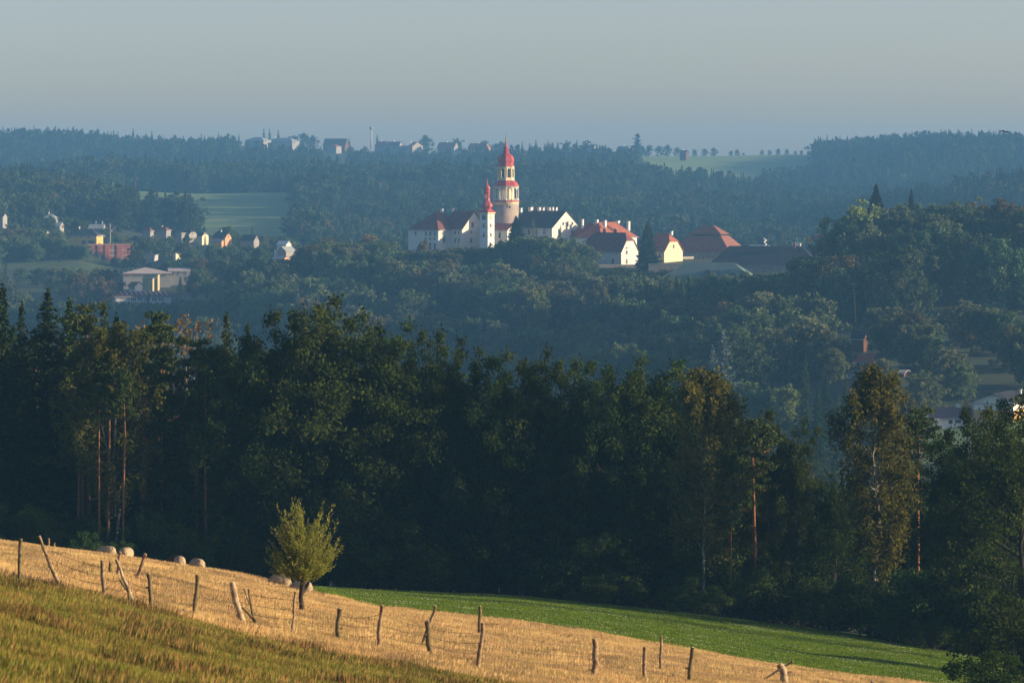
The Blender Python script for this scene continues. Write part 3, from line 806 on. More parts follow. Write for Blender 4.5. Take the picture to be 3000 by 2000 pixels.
# ------------------------------------------------------------------ buildings
def prism(mb, poly, x0, x1, axis, m=0):
    """polygon (s, z) extruded along x ('u': s is y) or y ('v': s is x)"""
    n = len(poly)
    if axis == 'u':
        a = [(x0, s, z) for s, z in poly]; b = [(x1, s, z) for s, z in poly]
    else:
        a = [(s, x0, z) for s, z in poly]; b = [(s, x1, z) for s, z in poly]
    return mb.add(a+b, [tuple(range(n-1, -1, -1)), tuple(range(n, 2*n))]+[(i, (i+1) % n, (i+1) % n+n, i+n) for i in range(n)], m)

def roof_polys(u0, u1, v0, v1, he, hr, kind, ov, clip=0.35):
    """roof faces over the rectangle u0..u1 x v0..v1 (overhang ov), eave he, ridge hr"""
    U0, U1, V0, V1 = u0-ov, u1+ov, v0-ov, v1+ov
    mu, mv = (u0+u1)/2, (v0+v1)/2
    sl_ = (hr-he)/max(0.1, ((v1-v0)/2 if kind.endswith('u') or kind == 'hip_u' else (u1-u0)/2))
    e = he-ov*min(sl_, 0.9)
    if kind == 'gable_u':
        return [[(U0,V0,e),(U1,V0,e),(U1,mv,hr),(U0,mv,hr)], [(U1,V1,e),(U0,V1,e),(U0,mv,hr),(U1,mv,hr)]]
    if kind == 'gable_v':
        return [[(U0,V1,e),(U0,V0,e),(mu,V0,hr),(mu,V1,hr)], [(U1,V0,e),(U1,V1,e),(mu,V1,hr),(mu,V0,hr)]]
    if kind == 'hip_u':
        i = min((V1-V0)/2, (U1-U0)/2-0.05)
        return [[(U0,V0,e),(U1,V0,e),(U1-i,mv,hr),(U0+i,mv,hr)], [(U1,V1,e),(U0,V1,e),(U0+i,mv,hr),(U1-i,mv,hr)],
                [(U0,V1,e),(U0,V0,e),(U0+i,mv,hr)], [(U1,V0,e),(U1,V1,e),(U1-i,mv,hr)]]
    if kind == 'hip_v':
        i = min((U1-U0)/2, (V1-V0)/2-0.05)
        return [[(U0,V1,e),(U0,V0,e),(mu,V0+i,hr),(mu,V1-i,hr)], [(U1,V0,e),(U1,V1,e),(mu,V1-i,hr),(mu,V0+i,hr)],
                [(U0,V0,e),(U1,V0,e),(mu,V0+i,hr)], [(U1,V1,e),(U0,V1,e),(mu,V1-i,hr)]]
    if kind == 'half_u':      # gable with its tip clipped to a small hip
        c = clip; zc = he+(hr-he)*(1-c); hv = (V1-V0)/2*c; iu = hv*1.0
        A, B = (U1, mv-hv, zc), (U1, mv+hv, zc); A2, B2 = (U0, mv-hv, zc), (U0, mv+hv, zc)
        r1, r0 = (U1-iu, mv, hr), (U0+iu, mv, hr)
        return [[(U0,V0,e),(U1,V0,e),A,r1,r0,A2], [(U1,V1,e),(U0,V1,e),B2,r0,r1,B], [A,B,r1], [B2,A2,r0]]
    if kind == 'hipgable_u':  # hipped at the far (u0) end, gable at u1
        i = (V1-V0)/2
        return [[(U0,V0,e),(U1,V0,e),(U1,mv,hr),(U0+i,mv,hr)], [(U1,V1,e),(U0,V1,e),(U0+i,mv,hr),(U1,mv,hr)], [(U0,V1,e),(U0,V0,e),(U0+i,mv,hr)]]
    return [[(U0,V0,he),(U1,V0,he),(U1,V1,he),(U0,V1,he)]]

def wall_mesh(u0, u1, v0, v1, z0, he, hr, kind, clip=0.35):
    mb = MB(); g = 0.12
    mv, mu = (v0+v1)/2, (u0+u1)/2
    if kind in ('gable_u',):
        prism(mb, [(v0,z0),(v1,z0),(v1,he-g),(mv,hr-g*2),(v0,he-g)], u0, u1, 'u')
    elif kind == 'hipgable_u':
        prism(mb, [(v0,z0),(v1,z0),(v1,he-g),(mv,hr-g*2),(v0,he-g)], u1-0.5, u1, 'u'); mb.box(u0, u1-0.5, v0, v1, z0, he-g)
    elif kind == 'gable_v':
        prism(mb, [(u0,z0),(u1,z0),(u1,he-g),(mu,hr-g*2),(u0,he-g)], v0, v1, 'v')
    elif kind == 'half_u':
        zc = he+(hr-he)*(1-clip)-g*2; hv = (v1-v0)/2*clip
        prism(mb, [(v0,z0),(v1,z0),(v1,he-g),(mv+hv,zc),(mv-hv,zc),(v0,he-g)], u0, u1, 'u')
    else:
        mb.box(u0, u1, v0, v1, z0, he-g)
    return mb

def add_window(root, face, s, z, w, h, frame='stone_trim', pane='glass', name='window', surround=0.18, top=False, roundw=False, base=0.0):
    """a window (frame with a pane as its sub-part) on the front (v=base) or right (u=base) wall; s along the wall, z its middle"""
    f, p = MB(), MB()
    def put(mb, a0, a1, z0, z1, d0, d1):
        if face == 'front': mb.box(a0, a1, base-d1, base-d0, z0, z1)
        else: mb.box(base+d0, base+d1, a0, a1, z0, z1)
    hw, hh = w/2, h/2
    if roundw:
        n = 12; prof = [(math.cos(2*math.pi*i/n), math.sin(2*math.pi*i/n)) for i in range(n)]
        for mb, k, d in ((f, 1.35, 0.06), (p, 1.0, 0.1)):
            poly = [(s+c*hw*k, z+q*hh*k) for c, q in prof]
            if face == 'front': prism(mb, poly, base+0.05, base-d, 'v')
            else: prism(mb, poly, base-0.05, base+d, 'u')
    else:
        t = surround
        put(f, s-hw-t, s+hw+t, z+hh, z+hh+t, -0.05, 0.09); put(f, s-hw-t, s+hw+t, z-hh-t, z-hh, -0.05, 0.12)
        put(f, s-hw-t, s-hw, z-hh, z+hh, -0.05, 0.08); put(f, s+hw, s+hw+t, z-hh, z+hh, -0.05, 0.08)
        if top: put(f, s-hw-t*2.6, s+hw+t*2.6, z+hh+t+0.25, z+hh+t+0.5, -0.05, 0.28)
        put(p, s-hw, s+hw, z-hh, z+hh, -0.05, 0.03)
        if w > 1.1: put(f, s-0.06, s+0.06, z-hh, z+hh, -0.05, 0.05)
        if h > 1.6: put(f, s-hw, s+hw, z+hh*0.3-0.06, z+hh*0.3+0.06, -0.05, 0.055)
    fo = f.build(name, M[frame], root)
    p.build('pane', M[pane], fo)
    return fo

def house(name, label, px, D, th, base_py, eave_py, ridge_py, front_px, right_px, kind, wall, roof, cat='building', group=None, front=(), right=(), chim=(), ov=0.45,
          clip=0.35, trim=True, chim_mat='white', wframe='stone_trim', right_wall=None, deep=3.0, fascia=None, W_=None, L_=None, pane='glass', floors=()):
    """a building whose near corner stands in photo column px at distance D, its front wall running front_px pixels to the side of that corner and its
    side wall right_px pixels the other way, turned by th degrees. Openings and chimneys are given as photo column, row, width, height."""
    t = math.radians(th); m = D/F
    L = L_ or front_px*m/max(0.2, math.cos(t)); Wd = W_ or right_px*m/max(0.08, math.sin(t))
    z0 = zpy(base_py, D); he, hr = zpy(eave_py, D)-z0, zpy(ridge_py, D)-z0
    root = empty(name, (XZ(px, D), D, z0), -t)
    wall_mesh(-L, 0, 0, Wd, -deep, he, hr, kind, clip).build('wall', M[wall], root)
    if right_wall:
        MB().box(0.004, 0.05, 0.02, Wd-0.02, -deep, he-0.15).build('wall', M[right_wall], root)
    rb = MB()
    for p in roof_polys(-L, 0, 0, Wd, he, hr, kind, ov, clip): rb.slab(p, 0.16)
    ro = rb.build('roof', M[roof], root)
    if trim and kind != 'flat':
        e = he-ov*0.6
        MB().box(-L-ov, ov*0.6, -ov-0.22, -ov-0.03, e-0.3, e-0.04).build('gutter', M[fascia or 'grey_roof'], root)
        if 'hip' in kind: MB().box(ov+0.03, ov+0.2, -ov*0.6, Wd+ov, e-0.3, e-0.04).build('gutter', M[fascia or 'grey_roof'], root)
    if kind == 'flat':
        MB().box(-L-0.15, 0.15, -0.15, -0.003, he-0.02, he+0.3).build('parapet', M[wall], root)
    mf, mr = m/math.cos(t), m/max(0.08, math.sin(t))
    for w in front:
        x, y, ww, hh = w[:4]
        add_window(root, 'front', -(px-x)*mf, zpy(y, D)-z0, ww*mf, hh*m, frame=wframe, pane=pane, top=len(w) > 4 and w[4] == 't', roundw=len(w) > 4 and w[4] == 'o', name='door' if len(w) > 4 and w[4] == 'd' else 'window')
    for w in right:
        x, y, ww, hh = w[:4]
        add_window(root, 'right', (x-px)*mr, zpy(y, D)-z0, ww*mr, hh*m, frame=wframe, pane=pane, top=len(w) > 4 and w[4] == 't', roundw=len(w) > 4 and w[4] == 'o', name='door' if len(w) > 4 and w[4] == 'd' else 'window')
    for c in chim:                       # (column, top row, width px, height px, v as a share of depth)
        x, ty, wp, hp, fv = c
        v = fv*Wd
        u = (x-px)*m/math.cos(t)-v*math.tan(t)
        s = wp*m*0.5/max(0.75, math.cos(t)+math.sin(t)*0.6)
        zt = zpy(ty, D)-z0
        co = MB().box(u-s, u+s, v-s, v+s, zt-hp*m, zt).build('chimney', M[chim_mat], ro)
        MB().box(u-s-0.12, u+s+0.12, v-s-0.12, v+s+0.12, zt+0.003, zt+0.18).build('chimney_cap', M['stone_trim'], ro)
    for y in floors:
        zf = zpy(y, D)-z0
        MB().box(-L-0.02, 0.07, -0.07, -0.003, zf-0.18, zf+0.18).build('floor_band', M['concrete'], root)
    return tag(root, label, cat, group)

CD = 1700.0; CM = CD/F
# --- castle: long palace wing with the projecting block
house('palace_block', 'white sgraffito castle block with hipped dark roof, away from the round tower', 1284, CD, 39, 762, 671, 620, 90, 88, 'hip_v', 'sgraffito', 'old_tile', 'castle wing',
      front=[(1216.5,685,4,11),(1247.4,685,4,11),(1260.4,685,4,11),(1273.7,685,4,11),(1247,700.4,4.6,6,'o'),(1260,700.4,4.6,6,'o'),(1273,700.4,4.6,6,'o'),(1247,720,5,17),(1260,722,5,20),(1273.5,723,5,20)],
      right=[(1300.5,703,6,13,'t')], chim=[(1294,613,8,10,0.35)], group='castle buildings', fascia='grey_roof')
house('palace_gable_wing', 'cream sgraffito castle wing ending in a gable beside the clock tower', 1353.5, CD+1.5, 39, 762, 670, 619, 60, 68, 'gable_u', 'sgraffito', 'old_tile', 'castle wing',
      front=[(1334,682,4,7),(1344,682,4,7),(1334,706,4,11.5,'t'),(1344,706,4,11.5,'t')], right=[(1380,681,4.5,5.5),(1380,706,4.5,11,'t'),(1384,659,6,15,'d')], chim=[(1325,612,8,12,0.5)], group='castle buildings')
house('back_wing', 'castle rear wing with orange ridge showing over the dark roofs', 1413, CD+22, 39, 762, 655, 617, 85, 40, 'hip_u', 'plaster', 'orange_tile', 'castle wing', group='castle buildings', L_=22, W_=12)
house('gatehouse', 'low white castle link with red roof between clock tower and spruce', 1486, CD-4, 39, 762, 672, 655, 42, 30, 'gable_u', 'plaster', 'tile', 'castle wing', front=[(1464,690,5,14,'t')], group='castle buildings', L_=9, W_=8)
house('long_wing', 'long castle wing with dark roof, many chimneys and a big bare gable', 1617, CD-4, 39, 762, 666, 617.5, 118, 83, 'gable_u', 'sgraffito', 'slate', 'castle wing',
      front=[(1594.7,680,5,12,'t'),(1572,680,5,12,'t'),(1550,680,5,12,'t')],
      right=[(1650.4,656,4,7),(1663.8,657,4,13,'d'),(1677.7,655.5,4,7),(1678,683,5.5,14,'t'),(1640,683,5.5,14,'t')],
      chim=[(1526,612,8,12,0.5),(1555,609.5,12,13,0.5),(1580,609.5,9,12,0.5),(1592,610,7,12,0.5),(1609,609,8,12,0.5),(1619,609,8,12,0.5),(1630,609.5,7,12,0.5)], group='castle buildings')
# plain plaster gable above the sgraffito (the bare triangle of the long wing)
# --- clock tower
tw = XZ(1429, CD-8); tD = CD-8; tz = zpy(762, tD); m8 = tD/F
ct = empty('clock_tower', (tw, tD, tz), math.radians(-39))
sd = 4.35
hh = lambda py: zpy(py, tD)-tz
MB().box(-sd, 0, 0, sd, -3, hh(622.5)).build('shaft', M['white'], ct)
cor = MB().box(-sd-0.35, 0.35, -0.35, sd+0.35, hh(624.8), hh(622.6))
for i in range(9):
    q = -sd+0.1+i*(sd-0.2)/8
    cor.box(q-0.12, q+0.12, -0.28, -0.003, hh(628), hh(624.9)); cor.box(0.003, 0.28, -q-0.12, -q+0.12, hh(628), hh(624.9))
cor.build('cornice', M['cream'], ct)
for y in (666.5, 694):
    MB().box(-sd-0.1, 0.1, -0.1, sd+0.1, hh(y)-0.12, hh(y)+0.12).build('string_course', M['stone_trim'], ct)
k1 = m8/math.cos(math.radians(39)); k2 = m8/math.sin(math.radians(39))
for (x, y) in ((1417, 661), (1417, 689.5)): add_window(ct, 'front', -(1429-x)*k1, hh(y), 0.75, 1.0, top=True)
for (x, y) in ((1437.5, 660.6), (1437.8, 688)): add_window(ct, 'right', (x-1429)*k2, hh(y), 0.75, 1.0, top=True)
def clock(face, s, z, bg, fg):
    a, b = MB(), MB()
    w = 0.95
    def put(mb, s0, s1, z0, z1, d):
        if face == 'front': mb.box(s0, s1, -d, 0.05, z0, z1)
        else: mb.box(-0.05, d, s0, s1, z0, z1)
    put(a, s-w, s+w, z-w, z+w, 0.05)
    for i in range(12):
        an = math.pi/6*i; cx, cz = s+0.72*math.sin(an), z+0.72*math.cos(an)
        put(b, cx-0.08, cx+0.08, cz-0.13, cz+0.13, 0.08)
    for i in range(7): put(b, s-0.05+0.02*i-0.04, s+0.03+0.02*i-0.04, z+0.07*i, z+0.07*i+0.09, 0.1)
    for i in range(5): put(b, s-0.05+0.07*i, s+0.04+0.07*i, z-0.05*i-0.06, z-0.05*i+0.05, 0.09)
    ao = a.build('clock_face', M[bg], ct); b.build('numerals', M[fg], ao)
clock('front', -(1429-1417.5)*k1, hh(637.6), 'clock_black', 'gilt')
clock('right', (1438-1429)*k2, hh(637), 'cream', 'clock_red')
cc = (-sd/2, sd/2); rt = math.pi/4
rf = MB()
rf.lathe([((sd/2+0.5)*1.414, hh(622.4)), ((sd/2-0.1)*1.414, hh(618.5)), (1.75*1.25, hh(614))], 4, cc[0], cc[1], rt)
prof = [(1.9,614.5),(1.75,612),(2.2,608),(2.48,604),(2.45,601),(2.1,596),(1.5,591),(1.25,588),(1.2,585)]
rf.lathe([(r_, hh(y)) for r_, y in prof], 8, cc[0], cc[1], math.pi/8)
ro = rf.build('onion_roof', M['copper_red'], ct)
ln = MB()
for i in range(8):
    a = math.pi/8+i*math.pi/4; ln.box(cc[0]+1.05*math.cos(a)-0.13, cc[0]+1.05*math.cos(a)+0.13, cc[1]+1.05*math.sin(a)-0.13, cc[1]+1.05*math.sin(a)+0.13, hh(585), hh(563))
ln.lathe([(1.2, hh(585)), (1.2, hh(581))], 8, cc[0], cc[1], math.pi/8); ln.lathe([(0.45, hh(585)), (0.45, hh(564))], 8, cc[0], cc[1])
ln.lathe([(1.15, hh(568)), (1.35, hh(563.5)), (1.4, hh(561.5)), (1.15, hh(560))], 8, cc[0], cc[1], math.pi/8)
ln.build('lantern', M['copper_red'], ct)
sp_ = MB().lathe([(r_, hh(y)) for r_, y in [(1.15,560),(1.18,557.5),(1.42,552.5),(1.3,548.5),(0.85,544),(0.42,541),(0.26,536),(0.16,528),(0.07,520)]], 8, cc[0], cc[1], math.pi/8)
sp_.build('small_onion', M['copper_red'], ct)
MB().lathe([(0.02, hh(521)), (0.22, hh(519.5)), (0.02, hh(518))], 8, cc[0], cc[1]).tube([(cc[0], cc[1], hh(518.5)), (cc[0], cc[1], hh(513))], [0.05, 0.03], 5).build('finial', M['black'], ct)
tag(ct, 'square white clock tower with red onion roof and lantern', 'tower', 'castle buildings')
# --- great round tower
rx, rD = XZ(1482, CD+9), CD+9; rz_ = zpy(762, rD); mm = rD/F
rtw = empty('round_tower', (rx, rD, rz_))
h2 = lambda py: zpy(py, rD)-rz_
MB().lathe([(38*mm, -3), (37.6*mm, h2(600.3))], 40).build('stone_shaft', M['tower_stone'], rtw, True)
MB().lathe([(37.8*mm, h2(600.2)), (37.8*mm, h2(594)), (38.6*mm, h2(593)), (39.4*mm, h2(591.8))], 40).build('plaster_band', M['cream'], rtw, True)
rot12 = math.radians(-90)
MB().lathe([(40.5*mm, h2(591.7)), (40*mm, h2(590.5)), (37.3*mm, h2(587.2))], 12, rot=rot12).build('skirt_roof', M['copper_red'], rtw)
MB().lathe([(37.2*mm, h2(587)), (37.2*mm, h2(585.8)), (36.8*mm, h2(585.8))], 12, rot=rot12).build('gallery_floor', M['plaster'], rtw)
r12 = 36.3*mm
for i in range(12):
    a = rot12+i*math.pi/6
    cx, cy = r12*math.cos(a), r12*math.sin(a)
    ga = MB(); ga.tube([(cx, cy, h2(586)), (cx, cy, h2(583.2)), (cx, cy, h2(583)), (cx, cy, h2(558))], [0.36, 0.36, 0.2, 0.17], 8)
    ga.box(cx-0.3, cx+0.3, cy-0.3, cy+0.3, h2(558), h2(556.6))
    ga.build('column', M['plaster'], rtw)
# arches: per bay a plate with a round-headed opening
bay = 2*r12*math.sin(math.pi/12)
for i in range(12):
    a0, a1 = rot12+i*math.pi/6, rot12+(i+1)*math.pi/6
    p0 = np.array((r12*math.cos(a0), r12*math.sin(a0))); p1 = np.array((r12*math.cos(a1), r12*math.sin(a1)))
    ed = (p1-p0)/np.linalg.norm(p1-p0); nr = (p0+p1)/2; nr = nr/np.linalg.norm(nr)
    ar = MB(); zt, zs = h2(546.3), h2(556.8); rr = bay*0.40
    pts_o, pts_i = [], []
    N_ = 8
    for j in range(N_+1):
        s = j/N_; an = math.pi*(1-s)
        pts_i.append((bay/2+rr*math.cos(an), zs+min(rr*0.98, zt-zs-0.12)*math.sin(an)))
        pts_o.append((bay*s, zt))
    pts_i[0] = (bay/2-rr, zs); pts_i[-1] = (bay/2+rr, zs)
    quad = [(0, zs)]+[pts_i[0]]
    strip_in = [(0.0, zs)]+pts_i+[(bay, zs)]; strip_out = [(0.0, zt)]+pts_o+[(bay, zt)]
    def w3(s, z, d): q = p0+ed*s+nr*d; return (q[0], q[1], z)
    for j in range(len(strip_in)-1):
        vs8 = [w3(*strip_in[j], 0.15), w3(*strip_in[j+1], 0.15), w3(*strip_out[j+1], 0.15), w3(*strip_out[j], 0.15), w3(*strip_in[j], -0.2), w3(*strip_in[j+1], -0.2), w3(*strip_out[j+1], -0.2), w3(*strip_out[j], -0.2)]
        ar.add(vs8, [(0,1,2,3),(7,6,5,4),(0,4,5,1),(3,2,6,7)])
    q = p0*0.5+p1*0.5
    for k in range(5):
        b = p0+ed*bay*(k+0.5)/5+nr*0.3
        ar.box(b[0]-0.16, b[0]+0.16, b[1]-0.16, b[1]+0.16, h2(547.6), h2(545.9))
    ar.build('arch', M['plaster'], rtw); ar = MB()
    for (za, zb, d) in ((583.6, 582.4, 0.12),):
        ar.add([w3(0.2, h2(za), d), w3(bay-0.2, h2(za), d), w3(bay-0.2, h2(zb), d), w3(0.2, h2(zb), d), w3(0.2, h2(za), -d), w3(bay-0.2, h2(za), -d), w3(bay-0.2, h2(zb), -d), w3(0.2, h2(zb), -d)], [(0,1,2,3),(7,6,5,4),(0,4,5,1),(3,2,6,7)])
    ar.build('rail', M['plaster'], rtw)
MB().lathe([(37.6*mm, h2(546.1)), (38.2*mm, h2(545.2))], 12, rot=rot12).build('cornice', M['cream'], rtw)
MB().lathe([(26.5*mm, h2(586.5)), (26.5*mm, h2(546))], 8, rot=math.pi/8).build('inner_wall', M['cream'], rtw)
for a in (-112, -68, -22): 
    ar_ = math.radians(a); dr = MB().box(-0.55, 0.55, -0.06, 0.06, h2(586), h2(573)).build('door', M['glass'], rtw)
    dr.location = (24.6*mm*math.cos(ar_), 24.6*mm*math.sin(ar_), 0); dr.rotation_euler = (0, 0, ar_+math.pi/2)
oc = math.pi/2
MB().lathe([(39*mm, h2(545.2)), (37.5*mm, h2(543.2)), (34.5*mm, h2(537)), (29.5*mm, h2(531)), (26*mm, h2(528.6))], 8, rot=oc).build('gallery_roof', M['copper_red'], rtw)
ul = MB()
ul.lathe([(26.3*mm, h2(528.8)), (26.3*mm, h2(527.3)), (24.6*mm, h2(527.2)), (24.6*mm, h2(520.3))], 8, rot=oc)
ro8 = 24.2*mm; side8 = 2*ro8*math.sin(math.pi/8)
for i in range(8):
    a0, a1 = oc+i*math.pi/4, oc+(i+1)*math.pi/4
    p0 = np.array((ro8*math.cos(a0), ro8*math.sin(a0))); p1 = np.array((ro8*math.cos(a1), ro8*math.sin(a1)))
    ed = (p1-p0)/np.linalg.norm(p1-p0); nr = (p0+p1)/2; nr = nr/np.linalg.norm(nr)
    def w3(s, z, d): q = p0+ed*s+nr*d; return (q[0], q[1], z)
    rr = side8*0.24; zt, zs, zb = h2(489.5), h2(498.5), h2(520.3)
    N_ = 8
    inn = [(side8/2-rr, zb), (side8/2-rr, zs)]+[(side8/2-rr*math.cos(math.pi*j/N_), zs+rr*math.sin(math.pi*j/N_)) for j in range(1, N_)]+[(side8/2+rr, zs), (side8/2+rr, zb)]
    out = [(0.0, zb), (0.0, zs)]+[(side8*j/N_, zt) for j in range(1, N_)]+[(side8, zs), (side8, zb)]
    out[2] = (0.0, zt); out[-3] = (side8, zt)
    for j in range(len(inn)-1):
        vs8 = [w3(*inn[j], 0.1), w3(*inn[j+1], 0.1), w3(*out[j+1], 0.1), w3(*out[j], 0.1), w3(*inn[j], -0.25), w3(*inn[j+1], -0.25), w3(*out[j+1], -0.25), w3(*out[j], -0.25)]
        ul.add(vs8, [(3,2,1,0),(4,5,6,7),(1,5,4,0),(7,6,2,3)])
    for s0 in (0.12, 0.88):
        q = p0+ed*side8*s0+nr*0.18; ul.tube([(q[0], q[1], zb), (q[0], q[1], zt)], [0.14, 0.13], 6)
ul.lathe([(24.8*mm, h2(489.6)), (25.4*mm, h2(488.2))], 8, rot=oc)
ul.build('belfry', M['cream'], rtw)
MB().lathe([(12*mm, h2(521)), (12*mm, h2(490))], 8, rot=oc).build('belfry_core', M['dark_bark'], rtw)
dm = [(26,488.1),(24.2,485.5),(22.4,481.5),(22.2,478),(23.6,473.5),(24.2,469),(23.6,463.5),(21.2,458.5),(16.5,454),(11.5,451),(9.3,449.6),(9.8,448),(8.6,446.5),(9.0,443),(10.2,441.8),(7.2,439.3),(6.2,437),(7.8,434.8),(8.0,433.8),(5.0,431),(3.6,427),(2.4,420),(1.5,413.5)]
MB().lathe([(r_*mm, h2(y)) for r_, y in dm], 8, rot=oc).build('dome', M['copper_red'], rtw)
MB().lathe([(0.05, h2(413)), (0.42, h2(411)), (0.45, h2(409)), (0.3, h2(406.6)), (0.05, h2(405.5))], 12).build('ball', M['gold'], rtw, True)
MB().tube([(0, 0, h2(406)), (0, 0, h2(387))], [0.09, 0.04], 6).build('lightning_rod', M['black'], rtw)
for a, y in ((-72, 606), (-84, 605)):
    ar_ = math.radians(a); w_ = 0.33 if a == -72 else 0.16
    wo = MB().box(-w_, w_, -0.05, 0.09, h2(y)-0.45, h2(y)+0.45).build('window', M['glass'], rtw)
    wo.location = (37.7*mm*math.cos(ar_), 37.7*mm*math.sin(ar_), 0); wo.rotation_euler = (0, 0, ar_+math.pi/2)
tag(rtw, 'tall round castle tower with arcaded gallery and red onion dome', 'tower', 'castle buildings')
# --- houses of the castle yard
house('yard_house', 'large orange hipped-roof house behind the sgraffito cottage', 1762, 1692, 39, 790, 694, 652, 72, 108, 'hip_v', 'white', 'tile', chim=[(1773,647,9,18,0.24),(1812,648.5,11,7,0.5),(1843,650,9,27,0.62)], group='castle yard houses')
house('yard_house_wing', 'wing of the orange house with dark shaded roof beside the long gable', 1745, 1697, 39, 790, 694, 653, 56, 40, 'hip_u', 'white', 'old_tile', front=[(1705,700,5,8)], chim=[(1750,645,8,18,0.5),(1707,644,7,26,0.1)], group='castle yard houses', L_=16, W_=13)
house('sgraffito_cottage', 'white sgraffito house with tall brown roof in front of the dark spruce', 1820, 1645, 39, 774, 736, 682, 112, 52, 'half_u', 'sgraffito', 'old_tile',
      front=[(1796,766,5,13,'d')], right=[(1836.5,727,4,5,'o'),(1836.5,740,4,10),(1836.5,766,4,12)], chim=[(1773,671,7,14,0.5),(1805,672,7,14,0.5)], chim_mat='dark_bark', group='castle yard houses', clip=0.42)
house('yellow_gable_house', 'small cream gabled house with red half-hipped roof beyond the spruce', 1946, 1662, 39, 772, 735, 684, 60, 57, 'half_u', 'cream', 'tile', right=[(1975,722.5,3.6,9.5)], front=[(1933,748,5,8)], chim=[(1968.7,678.5,8,11,0.5)], group='castle yard houses', clip=0.46)
# long granary with two-tier roof
g0, gD = 2136, 1715; gz = zpy(790, gD); gm = gD/F; gt = math.radians(22)
gr = empty('granary', (XZ(g0, gD), gD, gz), -gt)
gL, gW = 166*gm/math.cos(gt), 22.0
hg = lambda py: zpy(py, gD)-gz
MB().box(-gL, 0, 0, gW, -3, hg(737)-0.1).build('wall', M['stone_wall'], gr)
def frustum(mb, L0, W0, z0, ins0, ins1, z1):
    a = [(-gL-0.5+ins0, -0.5+ins0, z0), (0.5-ins0, -0.5+ins0, z0), (0.5-ins0, gW+0.5-ins0, z0), (-gL-0.5+ins0, gW+0.5-ins0, z0)]
    b = [(-gL-0.5+ins1, -0.5+ins1, z1), (0.5-ins1, -0.5+ins1, z1), (0.5-ins1, gW+0.5-ins1, z1), (-gL-0.5+ins1, gW+0.5-ins1, z1)]
    return mb.add(a+b, [(0,1,5,4),(1,2,6,5),(2,3,7,6),(3,0,4,7),(4,5,6,7),(3,2,1,0)])
frustum(MB(), 0, 0, hg(737), 0, 6.2, hg(692)).build('lower_roof', M['granary_tile'], gr)
frustum(MB(), 0, 0, hg(692.1), 6.9, 6.9, hg(687.4)).build('clerestory', M['black'], gr)
mb = MB(); i0 = 5.9; i1 = 11.0
frustum(mb, 0, 0, hg(687.3), i0, i1, hg(662)).build('upper_roof', M['granary_tile'], gr)
for x in (2022, 2062): add_window(gr, 'front', -(g0-x)*gm/math.cos(gt), hg(757), 0.9, 1.0)
MB().tube([(-gL*0.55, -0.15, hg(740)), (-gL*0.55, -0.15, 0)], [0.1, 0.1], 6).build('drainpipe', M['steel'], gr)
tag(gr, 'old stone granary under a two-tier red tiled roof', 'building', 'castle yard houses')
house('slate_barn', 'long barn with black slate roof in front of the granary', 2400, 1612, 8, 812, 775, 722, 322, 10, 'hip_u', 'stone_wall', 'slate', front=[(2200,786,4,4),(2240,786,4,4)], chim=[(2330,712,8,16,0.35)], chim_mat='brick', W_=15, group='castle yard houses')
jb = house('green_roof_villa', 'white villa under a broad green-grey metal roof among the trees', 2212, 1562, 12, 850, 823, 771, 285, 25, 'hip_u', 'white', 'green_metal', front=[(2000,835,4,8),(2040,835,4,8),(2150,835,4,8)], W_=19, group='castle yard houses')
for x in (2084, 2148):
    dz = zpy(812, 1562)-jb.location.z; u = -(2212-x)*1562/F/math.cos(math.radians(12))
    d = MB().box(u-1.3, u+1.3, 1.0, 5.0, dz-0.4, dz+1.5); do = d.build('dormer', M['stone_wall'], jb)
    MB().slab([(u-1.7, 0.5, dz+1.55), (u+1.7, 0.5, dz+1.55), (u+1.2, 6.2, dz+2.9), (u-1.2, 6.2, dz+2.9)], 0.12).build('dormer_roof', M['green_metal'], do)
    MB().box(u-0.8, u+0.8, 0.93, 0.997, dz-0.1, dz+1.2).build('pane', M['glass'], do)
house('flat_block', 'pale flat-roofed block with antennas behind the black barn', 2250, 1800, 6, 800, 719.5, 719.5, 52, 10, 'flat', 'white', 'grey_roof', W_=10, trim=False)
house('roof_hut', 'pale rooftop hut showing behind the barn chimney', 2345, 1802, 6, 800, 712, 712, 24, 8, 'flat', 'white', 'grey_roof', W_=6, trim=False)
an = empty('antenna_mast', W(2242, 800, 1795)); amb = MB().tube([(0, 0, 0), (0, 0, 15.4)], [0.12, 0.05], 6); amb.build('pole', M['steel'], an)
for i, (dx, dz) in enumerate(((-0.4, 15.0), (0.35, 14.4), (-0.3, 13.7), (0.3, 12.6), (-0.1, 11.8))):
    d = MB().lathe([(0.02, 0.0), (0.4, 0.08), (0.42, 0.16), (0.02, 0.12)], 12).build('dish', M['white'], an); d.location = (dx, -0.2, dz); d.rotation_euler = (math.radians(80), 0, 0.3*i)
tag(an, 'antenna mast with small white dishes above the barn roof', 'antenna')
an = empty('roof_antenna', W(2335, 790, 1795)); MB().tube([(0,0,0),(0,0,14.6)], [0.07,0.04], 5).build('pole', M['steel'], an)
MB().tube([(-0.2,0,14.3),(1.4,0,14.4)], [0.04,0.03], 4).build('aerial', M['steel'], an); tag(an, 'thin roof antenna over the barn next to the leafy hill', 'antenna')
def stone_wall(name, label, p0, p1, D0, D1, py0, py1, mt='stone_wall'):
    a, b = W(p0, py1, D0), W(p1, py1, D1); h = zpy(py0, D0)-zpy(py1, D0)
    L = (b-a).length; e = empty(name, a, math.atan2(b.y-a.y, b.x-a.x))
    MB().box(0, L, -0.4, 0.4, -2, h).build('masonry', M[mt], e); MB().box(-0.1, L+0.1, -0.55, 0.55, h+0.003, h+0.25).build('coping', M['stone_trim'], e)
    return tag(e, label, 'wall')
